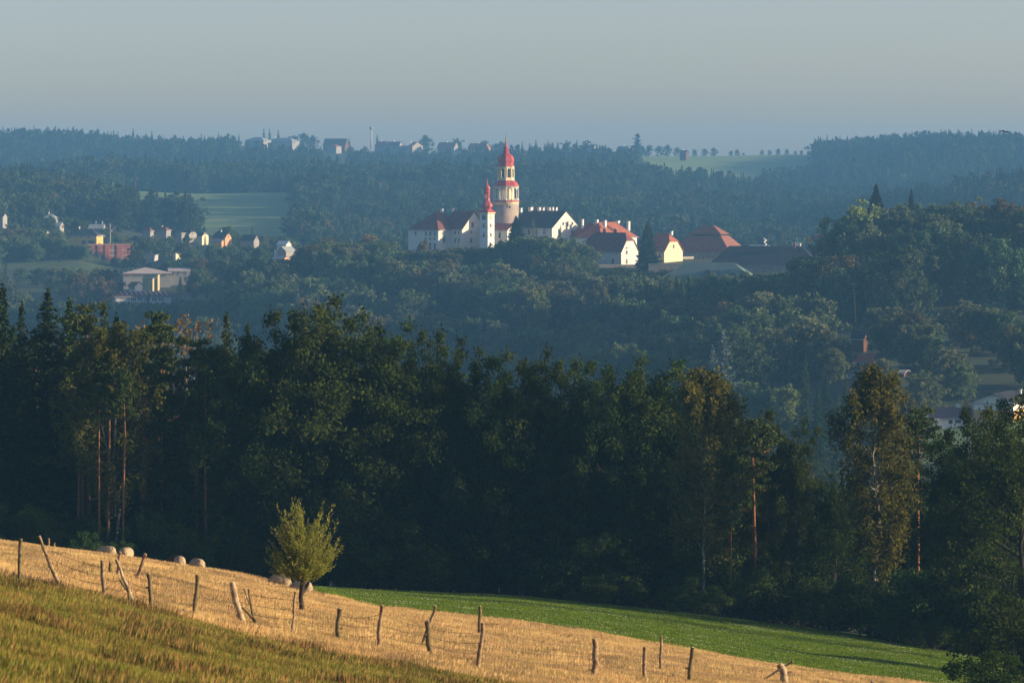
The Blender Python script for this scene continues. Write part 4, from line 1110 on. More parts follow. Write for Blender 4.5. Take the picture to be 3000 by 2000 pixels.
stone_wall('retaining_wall', 'rough pale retaining wall under the sgraffito house', 1745, 1880, 1640, 1642, 777, 815)
stone_wall('yard_wall', 'dim yard wall between dark spruce and granary', 1905, 2030, 1668, 1690, 757, 785)
stone_wall('terrace_wall', 'low terrace wall above the hedge below the granary', 1900, 2060, 1600, 1600, 775, 800)

# --- village on the slope
v = 'village houses'
house('yellow_house', 'yellow house with dark hipped roof and garage doors above the brick block', 283, 2000, 15, 716, 688, 671, 80, 13, 'hip_u', 'yellow', 'slate', group=v, W_=9, front=[(258,692,4,6),(236,692,4,4),(226,692,3,4),(245,710,12,10,'d'),(266,710,18,10,'d')], right=[(287.5,692,1.6,6),(291.5,692,1.6,6),(287.5,705,1.4,2),(291.5,705,1.4,2)], chim=[(227,665,5,6,0.5)])
bb = house('brick_block', 'unfinished bare pink brick apartment block with concrete floor bands', 381, 1985, -12, 778, 716, 716, 119, 10, 'flat', 'brick', 'concrete', group=v, W_=12, trim=False, floors=(716.5, 733, 748, 763),
      front=[(332.5,724,2,9),(332.5,741,2,9),(358,724,2,7),(358,741,2,7),(358,756,2,7),(358,771,2,7)], wframe='concrete')
mq = 1985/F
for (x0, x1) in ((285, 300), (307, 318), (341, 357)):
    MB().box(-(381-x0)*mq, -(381-x1)*mq, -0.35, -0.01, -2, zpy(717.5, 1985)-bb.location.z).build('brick_bay', M['brick'], bb)
cr = empty('building_crane', W(323, 722, 1990))
MB().tube([(0,0,-2),(0,0,11)], [0.16,0.14], 6).build('mast', M['steel'], cr); MB().tube([(0,0,7.2),(3.4,0,10.0)], [0.18,0.08], 5).build('jib', M['steel'], cr)
MB().tube([(0,0,6.8),(-0.4,0,10.6),(0.05,0,11.2)], [0.08,0.07,0.05], 5).build('stay', M['steel'], cr); MB().box(0.35,0.95,-0.25,0.25,7.3,7.9).build('winch', M['white'], cr)
tag(cr, 'thin grey crane standing over the unfinished brick block', 'crane')
def small(name, label, px, D, base, eave, ridge, fpx, rpx, kind='gable_u', wall='dimmed_plaster', roof='slate', th=33, **k):
    k.setdefault('ov', 0.3)
    return house(name, label, px, D, th, base, eave, ridge, fpx, rpx, kind, wall, roof, group=v, **k)
small('cottage', 'white cottage with tall narrow gable and dark roof, beside the castle hill', 743, 2000, 716, 705, 688, 40, 15, right=[(751,698,2.2,5)])
small('cottage', 'orange cottage with a clipped gable among the village houses', 659, 2000, 710, 697, 679, 38, 18, 'half_u', 'orange', right=[(668,693,2.4,5)], chim=[(646,676,4,6,0.5)])
small('cottage', 'pale house with a rounded gambrel gable and lit front', 554, 2000, 706, 685, 671, 18, 20, 'half_u', 'dimmed_plaster', right=[(563,685,2.4,6),(567,700,2,7,'d')], clip=0.55)
small('cottage', 'white box house with flat grey roof beside the gambrel house', 532, 1998, 703, 682, 682, 18, 12, 'flat', 'dimmed_plaster', 'grey_roof', right=[(535,687,2,5)], trim=False, chim=())
small('cottage', 'low cottage whose small yellow gable peeks from dark trees', 592, 2020, 700, 690, 680, 26, 17, 'gable_u', 'cream', right=[(598,684,1.6,3),(602,684,1.6,3)])
small('cottage', 'white house with brown hipped roof at the wood edge', 440, 2040, 688, 675, 666, 26, 9, 'hip_u', 'dimmed_plaster', 'old_tile', right=[(444,678,2,4)])
small('cottage', 'brown-roofed house with one pale dormer beside the dark wood', 487, 2045, 686, 673, 664, 30, 12, 'hip_u', 'dimmed_plaster', 'old_tile', chim=[(473,662,3.5,4,0.5)])
small('cottage', 'grey-roofed house with two white chimneys above the yellow house', 300, 2070, 680, 669, 657, 42, 10, 'gable_u', 'dimmed_plaster', 'grey_roof', th=6, W_=9, chim=[(278,649,3,9,0.5),(297,649,3,9,0.5)])
small('cottage', 'white-roofed cottage with one chimney high among the trees', 160, 2130, 650, 637, 627, 32, 8, 'hip_u', 'dimmed_plaster', 'grey_roof', th=6, W_=8, chim=[(140,621,3.5,7,0.5)])
small('cottage', 'small pale cottage half hidden under trees by the wood', 175, 2080, 672, 662, 650, 12, 10, 'gable_u', 'dimmed_plaster', 'grey_roof', th=12, W_=7)
small('cottage', 'tiny white gabled cottage in the dark trees over the verge', 135, 2060, 688, 680, 674, 10, 8, 'gable_u', 'dimmed_plaster', 'slate')
small('cottage', 'pale house cut by the frame edge below the dark wood', 8, 2080, 652, 634, 624, 14, 8, 'gable_u', 'dimmed_plaster', 'slate', th=12, W_=7)
small('cottage', 'pale blue-grey block standing under the road by the round tree', 451, 1950, 775, 746, 746, 26, 10, 'flat', 'concrete', 'grey_roof', th=15, trim=False, W_=6)
small('cottage', 'cream gable wall lit behind leaves under the road', 515, 1940, 758, 742, 738, 8, 14, 'flat', 'cream', 'grey_roof', trim=False)
small('cottage', 'small orange-walled shed roof beside the orange cottage', 649, 1985, 716, 706, 703, 30, 6, 'gable_u', 'orange', 'grey_roof')
small('cottage', 'grey-roofed house with a tall pale chimney at the leafy spur', 838, 1850, 765, 735, 722, 26, 26, 'gable_v', 'dimmed_plaster', 'grey_roof', chim=[(806,732,6,18,0.1)])
small('cottage', 'flat white-roofed hut above the spur house', 838, 1905, 735, 716, 706, 28, 14, 'gable_u', 'plaster', 'white')
small('cottage', 'pinkish low house under the spur house', 832, 1835, 780, 757, 750, 36, 14, 'gable_u', 'orange', 'pink_roof')
house('school_hall', 'broad low hall with pale pinkish roof below the brick block', 500, 1790, -9, 830, 799, 785, 136, 40, 'hip_u', 'dimmed_plaster', 'pink_roof', group=v, W_=26, ov=0.8, front=[(378,808,3,4),(472,806,2.5,8),(480,806,2.5,8),(488,806,2.5,8)], fascia='old_tile')
house('hall_annex', 'white annex with tall openings joined to the pale-roofed hall', 556, 1800, -6, 830, 792, 785, 60, 20, 'gable_u', 'dimmed_plaster', 'pink_roof', group=v, W_=14, front=[(508,801,4,12),(522,801,4,12),(545,800,4,12)])
house('yellow_stair_house', 'narrow pale yellow stepped-gable house below the pale-roofed hall', 447, 1765, 5, 850, 815, 815, 30, 14, 'flat', 'pale_yellow', 'grey_roof', group=v, trim=False, front=[(432,828,3,7),(440,820,2.4,6),(424,832,2,4)], W_=4)
house('yellow_step', 'upper yellow stepped wall behind the stair house', 462, 1772, 5, 840, 804, 804, 42, 8, 'flat', 'pale_yellow', 'grey_roof', group=v, trim=False, W_=5, front=[(428,813,2.5,4),(455,813,2.5,4)])
house('cream_lodge', 'small cream lodge with red roof between school and yellow house', 396, 1745, 15, 857, 835, 826, 19, 12, 'gable_u', 'plaster', 'old_tile', group=v, front=[(379,841,2.5,5),(389,843,2.5,5)], W_=9)
sc_w = [(361,873,3.2,5),(366.5,873,3.2,5),(373.5,873,2.4,6),(378.5,873,2.4,6)]
for x0 in (388, 393, 398, 407.5, 412.5, 417.5, 427.5, 432.5, 437.5, 448.5, 453.5, 458.5, 467.5, 472.5, 477.5): sc_w += [(x0, 875, 3.2, 11.5)]
sch = house('school', 'long cream school with red ribbed roof and a row of tall windows', 500, 1700, -13, 905, 865, 854, 158, 10, 'gable_u', 'white', 'old_tile', group=v, W_=12, front=sc_w, wframe='white', ov=0.7)
for i in range(11):
    u = -22+i*2.05; he_ = zpy(865, 1700)-sch.location.z; hr_ = zpy(854, 1700)-sch.location.z
    MB().slab([(u, 0.4, he_+0.28), (u+0.25, 0.4, he_+0.28), (u-0.4, 5.6, hr_+0.16), (u-0.65, 5.6, hr_+0.16)], 0.1).build('roof_seam', M['white'], sch)
house('school_annex', 'cream lower annex in front of the long school', 424, 1685, 6, 925, 887, 887, 70, 10, 'flat', 'plaster', 'grey_roof', group=v, trim=False, W_=6, front=[(388,898,4,12)])
house('white_works', 'white building glimpsed through birches beside the school', 632, 1690, 6, 905, 862, 857, 100, 10, 'gable_u', 'dimmed_plaster', 'old_tile', group=v, W_=9, front=[(600,872,3,6),(620,872,3,6),(580,872,3,6)])
# lamp posts along the verge
for i, (px_, t_) in enumerate(((113, 745), (224, 744), (292, 745), (388, 706), (487, 706), (148, 722))):
    D_ = 1958 if t_ > 730 else 1990
    b = G(px_, D_); h = zpy(t_, D_)-b.z
    e = empty('street_lamp', b); MB().tube([(0,0,-0.5),(0,0,h),(0.25,0,h+0.15),(0.9,0,h+0.1)], [0.12,0.08,0.07,0.06], 6).build('pole', M['steel'], e)
    MB().box(0.6,1.2,-0.15,0.15,h,h+0.14).build('lamp_head', M['white'], e)
    tag(e, ['slim street lamp on the verge below the dark hillside', 'street lamp on the verge below the yellow house', 'street lamp on the verge in front of the brick block', 'street lamp on the road just beyond the brick block', 'street lamp on the road below the white box house', 'short street lamp over the verge by the dark conifer'][i], 'street lamp', 'street lamps')
# --- skyline village
s_ = 'skyline village'
house('hotel', 'pale three-storey building with grey roof on the far skyline', 772, 4200, 30, 438, 411, 402, 56, 10, 'hip_u', 'dimmed_plaster', 'grey_roof', group=s_, front=[(730,414,6,3),(745,414,6,3),(760,414,5,3),(730,423,6,3),(745,423,6,3),(760,423,5,3)], right=[(778,414,4,3),(778,424,4,3)], W_=14)
house('hotel_wing', 'long grey-roofed wing of the skyline hotel, partly behind trees', 856, 4215, 30, 436, 413, 404, 78, 14, 'hip_u', 'dimmed_plaster', 'grey_roof', group=s_, chim=[(802,401,3,6,0.5)], right=[(862,418,3,3)], W_=14)
house('skyline_barn', 'big dark-roofed barn on the skyline beside the water tower', 1010, 4210, 10, 440, 426, 406, 64, 10, 'gable_u', 'brown_board', 'slate', group=s_, W_=20)
house('skyline_house', 'small lit house with red roof in front of the skyline barn', 985, 4150, 30, 442, 429, 423, 26, 14, 'hip_u', 'dimmed_plaster', 'tile', group=s_, front=[(968,434,2,3),(974,434,2,3),(980,434,2,3)], W_=10)
for i, (px_, e_, r_, fp, rp, wl, rf_, lb) in enumerate([
    (1128, 426, 414, 30, 14, 'dimmed_plaster', 'tile', 'red-roofed house just beside the water tower foot'),
    (1168, 425, 415, 36, 12, 'dimmed_plaster', 'purple_tile', 'mauve-roofed skyline house between the water tower and the tall tree'),
    (1200, 430, 427, 34, 10, 'dimmed_plaster', 'tile', 'low bright red roof under the skyline house with brick gable'),
    (1208, 428, 416, 12, 30, 'stone_wall', 'tile', 'skyline house with orange roof beside the tall round tree'),
    (1330, 432, 417, 50, 14, 'dimmed_plaster', 'tile', 'long dull red roof below the second tall skyline tree'),
    (1420, 434, 420, 50, 16, 'orange', 'tile', 'skyline house with a bright orange gable near the tower spire'),
    (1475, 430, 421, 30, 8, 'dimmed_plaster', 'purple_tile', 'mauve roof touching the round tower spire on the skyline'),
    (1640, 448, 436, 12, 9, 'cream', 'old_tile', 'small pale gable in the wood beyond the round tower'),
    (1740, 432, 424, 36, 8, 'dimmed_plaster', 'old_tile', 'pale skyline house at the end of the tree row'),
    (1840, 434, 428, 30, 8, 'dimmed_plaster', 'grey_roof', 'white house with grey roof near the hilltop field'),
    (2010, 448, 440, 18, 8, 'brown_board', 'old_tile', 'brown-roofed farmhouse among bushes on the hilltop field')]):
    house('skyline_house', lb, px_, 4180-i*6, 35, 462, e_, r_, fp, rp, 'gable_u', wl, rf_, group=s_, chim=[(px_-fp*0.4, r_-3, 2.5, 5, 0.5)])
wt = empty('water_tower', W(1088, 432, 4230)); wh = lambda py: zpy(py, 4230)-wt.location.z
MB().lathe([(0.9, -2), (0.75, wh(380))], 12).build('column', M['concrete'], wt, True)
MB().lathe([(0.8, wh(380)), (1.9, wh(377)), (2.0, wh(374)), (1.4, wh(372.5)), (0.2, wh(372))], 16).build('tank', M['grey_roof'], wt, True)
MB().tube([(0.5, 0, wh(372.5)), (0.5, 0, wh(367))], [0.2, 0.12], 5).build('mast', M['steel'], wt)
tag(wt, 'slender pale water tower with round tank on the skyline', 'water tower')
# --- houses on the valley side
vb = 'valley cottages'
house('bungalow', 'long white bungalow with dull mauve roof behind the near forest', 2858, 905, -18, 1252, 1218, 1194, 128, 12, 'gable_u', 'white', 'purple_tile', group=vb, W_=9, front=[(2782,1231,7,12),(2804,1231,12,9),(2830,1232,9,12)], wframe='brown_board', chim=[(2814,1186,9,12,0.5)], ov=0.6)
vh = house('two_storey_house', 'white house on an ochre ground floor at the edge of the valley lawn', 2968, 900, 24, 1234, 1174, 1153, 22, 60, 'gable_v', 'white', 'slate', group=vb, L_=9, W_=13, front=[], right=[(2982,1182,8,4),(2981,1210,5,4)], wframe='brown_board', ov=0.9, chim=[(2995,1144,7,12,0.3)])
MB().box(-9.05, 0.06, -0.06, 13.05, -3, zpy(1203, 900)-vh.location.z).build('ground_floor', M['ochre'], vh)
add_window(vh, 'front', -3.0, zpy(1185, 900)-vh.location.z, 1.3, 1.9, frame='brown_board')
house('garden_cottage', 'small garden cottage with bright red roof on the valley side', 2550, 1000, 14, 1075, 1056, 1038, 46, 8, 'gable_u', 'brown_board', 'tile', group=vb, W_=7, front=[(2525,1063,5,8),(2533,1063,4,8)], wframe='white')
house('a_frame_hut', 'brown wooden hut with steep grey roof and lit gable in the trees', 2530, 1060, 39, 998, 990, 969, 32, 13, 'gable_u', 'brown_board', 'slate', group=vb)
house('dark_shed', 'dark wooden shed with one white window below the red-roofed cottage', 2528, 960, 20, 1118, 1092, 1085, 40, 10, 'gable_u', 'brown_board', 'slate', group=vb, W_=6, front=[(2489,1101,8,7)], wframe='white')
house('low_shed', 'low grey-roofed shed half hidden by bushes near the bungalow', 2648, 980, 20, 1110, 1090, 1084, 24, 6, 'gable_u', 'brown_board', 'grey_roof', group=vb, W_=5)
pl = empty('power_pole', W(2507, 925, 1120)); MB().tube([(0,0,-2),(-0.6,0,9)], [0.14,0.1], 6).build('pole', M['bark'], pl); MB().tube([(-1.1,0,8.6),(0.0,0,8.6)], [0.06,0.06], 5).build('crossarm', M['steel'], pl)
tag(pl, 'thin leaning power pole in front of the dark hill trees', 'power pole')

# ------------------------------------------------------------------ near forest: trees one can tell apart
KIND = {'oak': 'oak_tree', 'broad': 'broadleaf_tree', 'rust': 'broadleaf_tree', 'lime': 'broadleaf_tree', 'pale': 'broadleaf_tree', 'dark': 'broadleaf_tree', 'spruce': 'spruce_tree', 'fir': 'spruce_tree', 'blue': 'spruce_tree', 'larch': 'larch_tree',
        'pine': 'pine_tree', 'tallpine': 'pine_tree', 'thick': 'spruce_tree', 'bentpine': 'pine_tree', 'fullpine': 'pine_tree', 'birch': 'birch_tree', 'dryb': 'birch_tree', 'bush': 'bush', 'darkbush': 'bush', 'farbroad': 'broadleaf_tree', 'farspruce': 'spruce_tree', 'fartrunk': 'pine_tree'}
def kname(key): return KIND[key.rstrip('0123456789')]
near = [
 ('spruce0', 8, 828, 318, 1.0, 'tall spruce at the frame edge of the near forest, beneath the village'),
 ('spruce2', 62, 880, 324, 0.8, 'slim ragged spruce between the two tallest spruces of the near forest'),
 ('spruce1', 140, 846, 322, 1.25, 'broad pointed spruce standing out against the blue valley below the wood'),
 ('spruce3', 204, 872, 326, 1.0, 'spruce with two-pronged tip beside the broad pointed spruce'),
 ('fullpine0', 262, 905, 320, 1.0, 'bushy pine between two pointed spruces below the school'),
 ('spruce0', 306, 884, 330, 0.8, 'narrow dark spruce beneath the school annex'),
 ('spruce2', 342, 915, 326, 0.75, 'short spruce beside the bushy pine under the school'),
 ('birch0', 338, 968, 307, 1.35, 'big spreading birch with pale forked trunk at the forest edge'),
 ('tallpine0', 290, 1120, 304, 0.6, 'pine with orange sunlit trunk just before the big spreading birch'),
 ('tallpine1', 316, 1060, 306, 0.8, 'pine with long orange trunk rising beside the birch stem'),
 ('tallpine1', 358, 1080, 303.5, 0.6, 'pine with straight bright orange trunk just past the birch stem'),
 ('pine1', 420, 955, 316, 1.35, 'sunlit green pine with crooked reddish branch beneath the school'),
 ('pine0', 228, 1090, 309, 0.8, 'thin pine with a short lit stretch of orange trunk near the spruces'),
 ('pine1', 604, 1060, 308, 0.8, 'pine with patchy orange trunk before the willow column'),
 ('fullpine0', 476, 930, 322, 0.9, 'full pine whose top reaches over the sunlit green pine'),
 ('dryb0', 512, 935, 330, 1.0, 'nearly bare birch with rusty leaves behind the pines'),
 ('dryb0', 570, 950, 332, 1.0, 'second nearly bare rusty birch, next to the lone thin spruce'),
 ('fullpine0', 575, 1005, 312, 1.1, 'dark rounded pine under the two nearly bare birches'),
 ('birch1', 640, 1030, 314, 0.8, 'thin yellowish birch leaning among the dark pines'),
 ('spruce3', 664, 913, 326, 0.75, 'lone thin spruce with drooping arms against the hazy slope'),
 ('spruce1', 726, 945, 330, 0.9, 'small spruce tip beside the first tall oak'),
 ('oak1', 700, 985, 310, 1.0, 'low dark oak under the small spruce tip'),
 ('oak0', 826, 893, 312, 1.0, 'oak with twin ragged tops, next to the tallest oak'),
 ('oak2', 945, 868, 308, 1.05, 'tallest oak of the near forest, straight above the pollard willow'),
 ('oak3', 1030, 925, 314, 0.9, 'oak with a flat leafy top just beside the tallest oak'),
 ('oak1', 1105, 912, 310, 0.95, 'oak with rounded twin heads two crowns beyond the tallest oak'),
 ('oak4', 1180, 945, 313, 0.8, 'oak with a bough hanging out to the gap in the skyline'),
 ('oak0', 1255, 952, 315, 0.62, 'thin oak whose bare stem shows haze on both sides'),
 ('oak2', 1356, 988, 312, 0.7, 'narrow oak with knobbly top under the palace gable'),
 ('oak3', 1425, 1038, 309, 0.95, 'sunlit bright-leaved oak under the clock tower'),
 ('oak4', 1505, 1030, 311, 0.9, 'leafy oak directly under the round tower'),
 ('oak1', 1585, 1018, 314, 0.75, 'oak with open forked top under the long castle wing'),
 ('oak0', 1655, 1040, 310, 0.8, 'oak with sparse twin heads under the bare gable'),
 ('oak3', 1730, 1050, 313, 0.75, 'thin-topped oak with see-through crown under the orange roofs'),
 ('oak2', 1800, 1095, 309, 0.85, 'lower dark oak in front of the second line of conifers'),
 ('oak4', 1885, 1046, 310, 0.95, 'high oak under the tall dark spruce of the castle yard'),
 ('oak1', 1975, 1055, 311, 1.0, 'broad oak with level top behind the yellowish birch'),
 ('birch1', 2062, 1092, 300, 1.15, 'tall yellowish birch with thin white stem at the middle of the forest edge'),
 ('oak0', 2130, 1170, 312, 0.8, 'oak half hidden behind the tall yellowish birch'),
 ('bentpine0', 2212, 1238, 303, 0.9, 'pine with bent reddish trunk between birch and pointed oak'),
 ('pine0', 2142, 1330, 299, 0.45, 'slim pine with bright orange trunk below the tall yellowish birch'),
 ('oak3', 2262, 1196, 308, 0.7, 'oak with two pointed leafy spires above the green pasture'),
 ('oak2', 2345, 1225, 306, 0.7, 'oak with one pointed leafy spire beside the see-through gap'),
 ('oak1', 2440, 1385, 305, 0.9, 'low dark oak filling the gap in the forest'),
 ('birch0', 2570, 1095, 298, 1.05, 'golden birch with forked white stem rising over the valley cottages'),
 ('pine2', 2690, 1203, 300, 0.95, 'dark pine with flat tiers in front of the white bungalow'),
 ('oak4', 2770, 1260, 292, 0.8, 'oak with hanging bough before the bungalow wall'),
 ('oak0', 2850, 1178, 288, 0.8, 'tall oak covering the end of the bungalow'),
 ('oak2', 2925, 1200, 284, 0.85, 'oak under the two-storey valley house'),
 ('oak3', 3000, 1140, 280, 1.0, 'oak at the frame edge behind the big shadowed tree'),
]
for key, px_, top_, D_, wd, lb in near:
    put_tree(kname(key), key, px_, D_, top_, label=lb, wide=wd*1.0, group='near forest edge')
# rows behind, which only thicken the dark interior
r = random.Random(5)
TOPS = fn((-200,900),(0,930),(250,1000),(600,1040),(900,960),(1150,1010),(1400,1090),(1700,1110),(2000,1140),(2200,1290),(2420,1470),(2500,1330),(2700,1330),(2900,1280),(3100,1220))
REC_N = []
for i in range(92):
    px_ = -60+i*34+r.uniform(-14, 14)
    D_ = r.uniform(318, 372)
    if 2370 < px_ < 2480: continue
    left = px_ < 720
    key = r.choice(['spruce0','spruce1','pine0','pine1','fullpine0','spruce3','oak1'] if left else ['oak0','oak1','oak2','oak3','oak4','oak2','pine2','oak1'])
    lbl = {'oak': 'oak in the dark rows behind the forest edge', 'pine': 'pine in the dark rows behind the forest edge', 'spruce': 'spruce in the dark rows behind the forest edge', 'fullpine': 'pine in the dark rows behind the forest edge'}[key.rstrip('0123456789')]
    o = put_tree(kname(key), key, px_, D_, float(TOPS(px_))+r.uniform(10, 110), wide=r.uniform(1.0, 1.25), group={'oak_tree': 'inner forest oaks', 'pine_tree': 'inner forest pines', 'spruce_tree': 'inner forest spruces'}[kname(key)])
    REC_N.append((o, kname(key), px_, LAST['top']))
# low growth along the edge
bl = {1726: 'small round bush in the dark forest edge below the long castle wing', 1990: 'light green bush at the forest edge by the orange pine stem', 2055: 'wide leafy bush beside the light green bush at the forest edge', 2720: 'low bush in the shade at the far corner of the pasture'}
for px_, lb in bl.items():
    put_tree('bush', 'bush%d' % (px_ % 3), px_, 296 if px_ < 2500 else 281, height=3.0 if px_ == 2055 else 2.3, label=lb, wide=1.25, cat='bush', group='forest edge bushes')
for i in range(70):
    px_ = -40+i*44+r.uniform(-18, 18)
    o = put_tree('bush', 'bush%d' % (i % 3), px_, float(EDGE(px_))+r.uniform(4, 16), height=r.uniform(3.0, 6.0), wide=1.0, cat='bush', group='dark undergrowth shrubs'); REC_N.append((o, 'bush', px_, LAST['top']))
for px_, D_, h_, lb in ((262, 299.5, 2.6, 'leafy sapling bush at the foot of the orange pine trunks'), (338, 299, 2.2, 'low dark shrub between the orange pine trunks')):
    put_tree('bush', 'bush%d' % (px_ % 3), px_, D_, height=h_, label=lb, cat='bush', group='forest edge bushes')
# the big shadowed tree at the corner
put_tree('broadleaf_tree', 'dark0', 3000, 262, 1120, label='big shadowed tree standing close at the corner of the pasture', wide=1.0, rz=1.0, sink=0.3)
put_tree('bush', 'darkbush0', 2900, 205, height=2.6, label='dark leafy twigs at the bottom corner beside the big shadowed tree', wide=1.3, cat='bush', sink=0.2)
put_tree('bush', 'darkbush0', 2975, 235, height=5.5, label='tall dark shrub under the big shadowed tree', wide=1.0, cat='bush', sink=0.2)

# ------------------------------------------------------------------ second line: conifers and gardens on the valley side
r = random.Random(8)
cnt = {}
LM = [(20,'the frame edge'),(140,'the white-roofed cottage'),(240,'the yellow house'),(320,'the brick block'),(430,'the pale-roofed hall'),(560,'the gambrel-gabled house'),(650,'the orange cottage'),(740,'the narrow-gabled cottage'),(840,'the spur house'),(980,'the skyline barn'),(1088,'the water tower'),
 (1205,'the orange-roofed skyline house'),(1290,'the palace block'),(1370,'the palace gable'),(1428,'the clock tower'),(1482,'the round tower'),(1560,'the long castle wing'),(1655,'the bare castle gable'),(1740,'the orange yard house'),(1815,'the sgraffito house'),(1900,'the lone dark spruce'),(1975,'the cream gabled house'),
 (2090,'the granary roof'),(2220,'the antenna mast'),(2330,'the barn chimney'),(2430,'the rust-brown barn tree'),(2567,'the wide knoll spruce'),(2670,'the narrow knoll spruce'),(2790,'the bungalow'),(2900,'the reddish knoll trees'),(3000,'the far frame edge')]
RANK = ['topmost', 'second topmost', 'third topmost', 'fourth topmost', 'fifth topmost', 'sixth topmost', 'seventh topmost', 'eighth topmost', 'ninth topmost', 'tenth topmost']
REC = []
def flush_labels():
    """ranks trees of one kind and place by how high their tips show, so each label points to one tree"""
    by = {}
    for o, kd, zone, prep, px, top in REC:
        lm = min(LM, key=lambda q: abs(q[0]-px))[1]
        by.setdefault((kd, zone, prep, lm), []).append((top, o))
    for (kd, zone, prep, lm), L_ in by.items():
        L_.sort(key=lambda q: q[0])
        for k, (t_, o) in enumerate(L_):
            o['label'] = ((RANK[min(k, 9)]+' ') if len(L_) > 1 else '')+kd+' '+zone+', '+prep+' '+lm
    REC.clear()
MASS = {}
KD = {'broadleaf_tree': 'round tree', 'spruce_tree': 'spruce', 'pine_tree': 'pine', 'birch_tree': 'birch', 'larch_tree': 'larch', 'oak_tree': 'oak', 'bush': 'shrub'}
HALF = {'broad': 6.5, 'rust': 5.5, 'lime': 5.3, 'pale': 6.2, 'dark': 5.5, 'fir': 3.4, 'spruce': 3.4, 'pine': 3.5, 'fullpine': 4.0, 'farbroad': 5.4, 'farspruce': 3.0, 'fartrunk': 3.2}
def many(keys, n, pxr, Dr, hr_, zone, grp, wd=(0.9, 1.2), skip=None, parts=True, prep='below', mass=None):
    """n trees spread evenly over photo columns pxr and distances Dr; with mass, the broadleaf ones join that one woodland object"""
    g = 0.618034; k = 0; i = 0
    while k < n and i < n*6:
        i += 1
        px_ = pxr[0]+(pxr[1]-pxr[0])*((i*g) % 1.0); D_ = Dr[0]+(Dr[1]-Dr[0])*((i*0.754878) % 1.0)
        if skip and skip(px_, D_): continue
        k += 1
        key = r.choice(keys); kn = kname(key); H = PROTO[key][2]; w_ = r.uniform(*wd); h = r.uniform(*hr_)
        hf = HALF[key.rstrip('0123456789')]
        h2_ = allowed(px_, D_, H, hf, w_, h)
        if h2_ < h: h2_ = allowed(px_, D_, H, hf, w_, h2_+0.01) if h2_ > 3 else h2_
        if h2_ < 4.5: continue
        if h2_ < h*0.7: w_ = min(1.5, w_*1.25)
        if mass and kn == 'broadleaf_tree':
            b = G(px_, D_); s = h2_/H
            MASS.setdefault(mass, []).append((b.x, b.y, b.z-0.2, s*w_, s, key)); continue
        o = put_tree(kn, key, px_, D_, height=h2_, wide=w_, group=(grp+', '+kn.replace('_', ' ')+'s'), cat='tree', parts=parts)
        REC.append((o, KD[kn], zone, prep, px_, LAST['top']))
    flush_labels()
def flush_mass():
    for nm, L_ in MASS.items():
        keys = sorted({q[5] for q in L_})
        P = np.array([q[:3] for q in L_]); S = np.array([(q[3], q[3], q[4]) for q in L_])
        o = scatter(nm, P, [whole(k_) for k_ in keys], S, None, 'mixed broadleaf woodland in the hazy hollows and lower slopes', 'woodland', 77)
        a = o.data.attributes['kin']; a.data.foreach_set('value', np.array([keys.index(q[5]) for q in L_], dtype=np.int32))
for o, kn, p_, t_ in REC_N: REC.append((o, 'dark '+KD[kn], 'inside the near forest' if kn != 'bush' else 'along the forest foot', 'below', p_, t_))
flush_labels()
def lab(where): return {'broadleaf_tree': 'round broadleaf tree '+where, 'spruce_tree': 'pointed spruce '+where, 'pine_tree': 'tall pine '+where, 'birch_tree': 'loose pale birch '+where, 'larch_tree': 'soft larch '+where}
cot = lambda p, d: (abs(p-2530) < 50 and d < 1075 and d > 930) or (p > 2700 and 835 < d < 930) or (abs(p-2640) < 25 and d < 985)
many(['spruce1', 'spruce3', 'pine0', 'fir0', 'fir1', 'fullpine0'], 62, (1500, 2560), (700, 905), (15, 20), 'of the second conifer line', 'second conifer line', skip=cot)
many(['pale0', 'broad0', 'broad3', 'lime0', 'fir1', 'broad5'], 34, (1900, 2760), (925, 1060), (6.5, 9.5), 'in the valley gardens', 'garden trees', (1.0, 1.3), skip=cot)
many(['broad1', 'broad4', 'broad2', 'pale0'], 26, (2560, 3100), (940, 1110), (8, 12), 'in the upper orchard', 'orchard trees', (1.0, 1.2), skip=cot)
many(['broad2', 'broad4', 'pine0', 'fir0', 'spruce1', 'broad0'], 46, (2240, 3120), (1170, 1250), (17, 22), 'on the knoll flank', 'knoll flank trees', (0.9, 1.1), mass='lower_woodland')
many(['broad0', 'broad3', 'broad5', 'broad2', 'fir1'], 44, (2400, 3120), (1262, 1360), (17, 21), 'on the knoll crest', 'knoll crest trees', (0.95, 1.15))
many(['broad1', 'broad3', 'broad5', 'fir0', 'pale0'], 110, (1450, 2420), (990, 1335), (11, 17), 'on the hazy valley side', 'valley side trees', (1.0, 1.25), mass='lower_woodland', skip=cot)
put_tree('spruce_tree', 'blue0', 2118, 960, 962, label='silvery blue spruce standing out in front of the dark pines', wide=1.1)
put_tree('spruce_tree', 'blue0', 2088, 965, 1010, label='smaller silvery spruce at the foot of the blue spruce', wide=0.9)
put_tree('spruce_tree', 'thick0', 2567, 1300, 538, label='dark wide spruce rising over the wooded knoll', wide=0.95)
put_tree('spruce_tree', 'spruce2', 2670, 1305, 551, label='narrow dark spruce beside the wide one over the knoll', wide=1.05)
put_tree('broadleaf_tree', 'lime0', 2520, 1290, 600, label='sunlit round tree at the foot of the wide knoll spruce', wide=1.1)
put_tree('broadleaf_tree', 'dark0', 2445, 1275, 640, label='dark round tree where the knoll meets the black barn', wide=1.3)
put_tree('broadleaf_tree', 'rust0', 2418, 1560, 690, label='rust-brown tree at the end of the black barn roof', wide=0.9)
put_tree('broadleaf_tree', 'rust0', 2925, 1290, 588, label='reddish tree top on the knoll near the frame edge', wide=0.7)
put_tree('broadleaf_tree', 'rust0', 2975, 1285, 600, label='second reddish tree top on the knoll at the frame edge', wide=0.7)
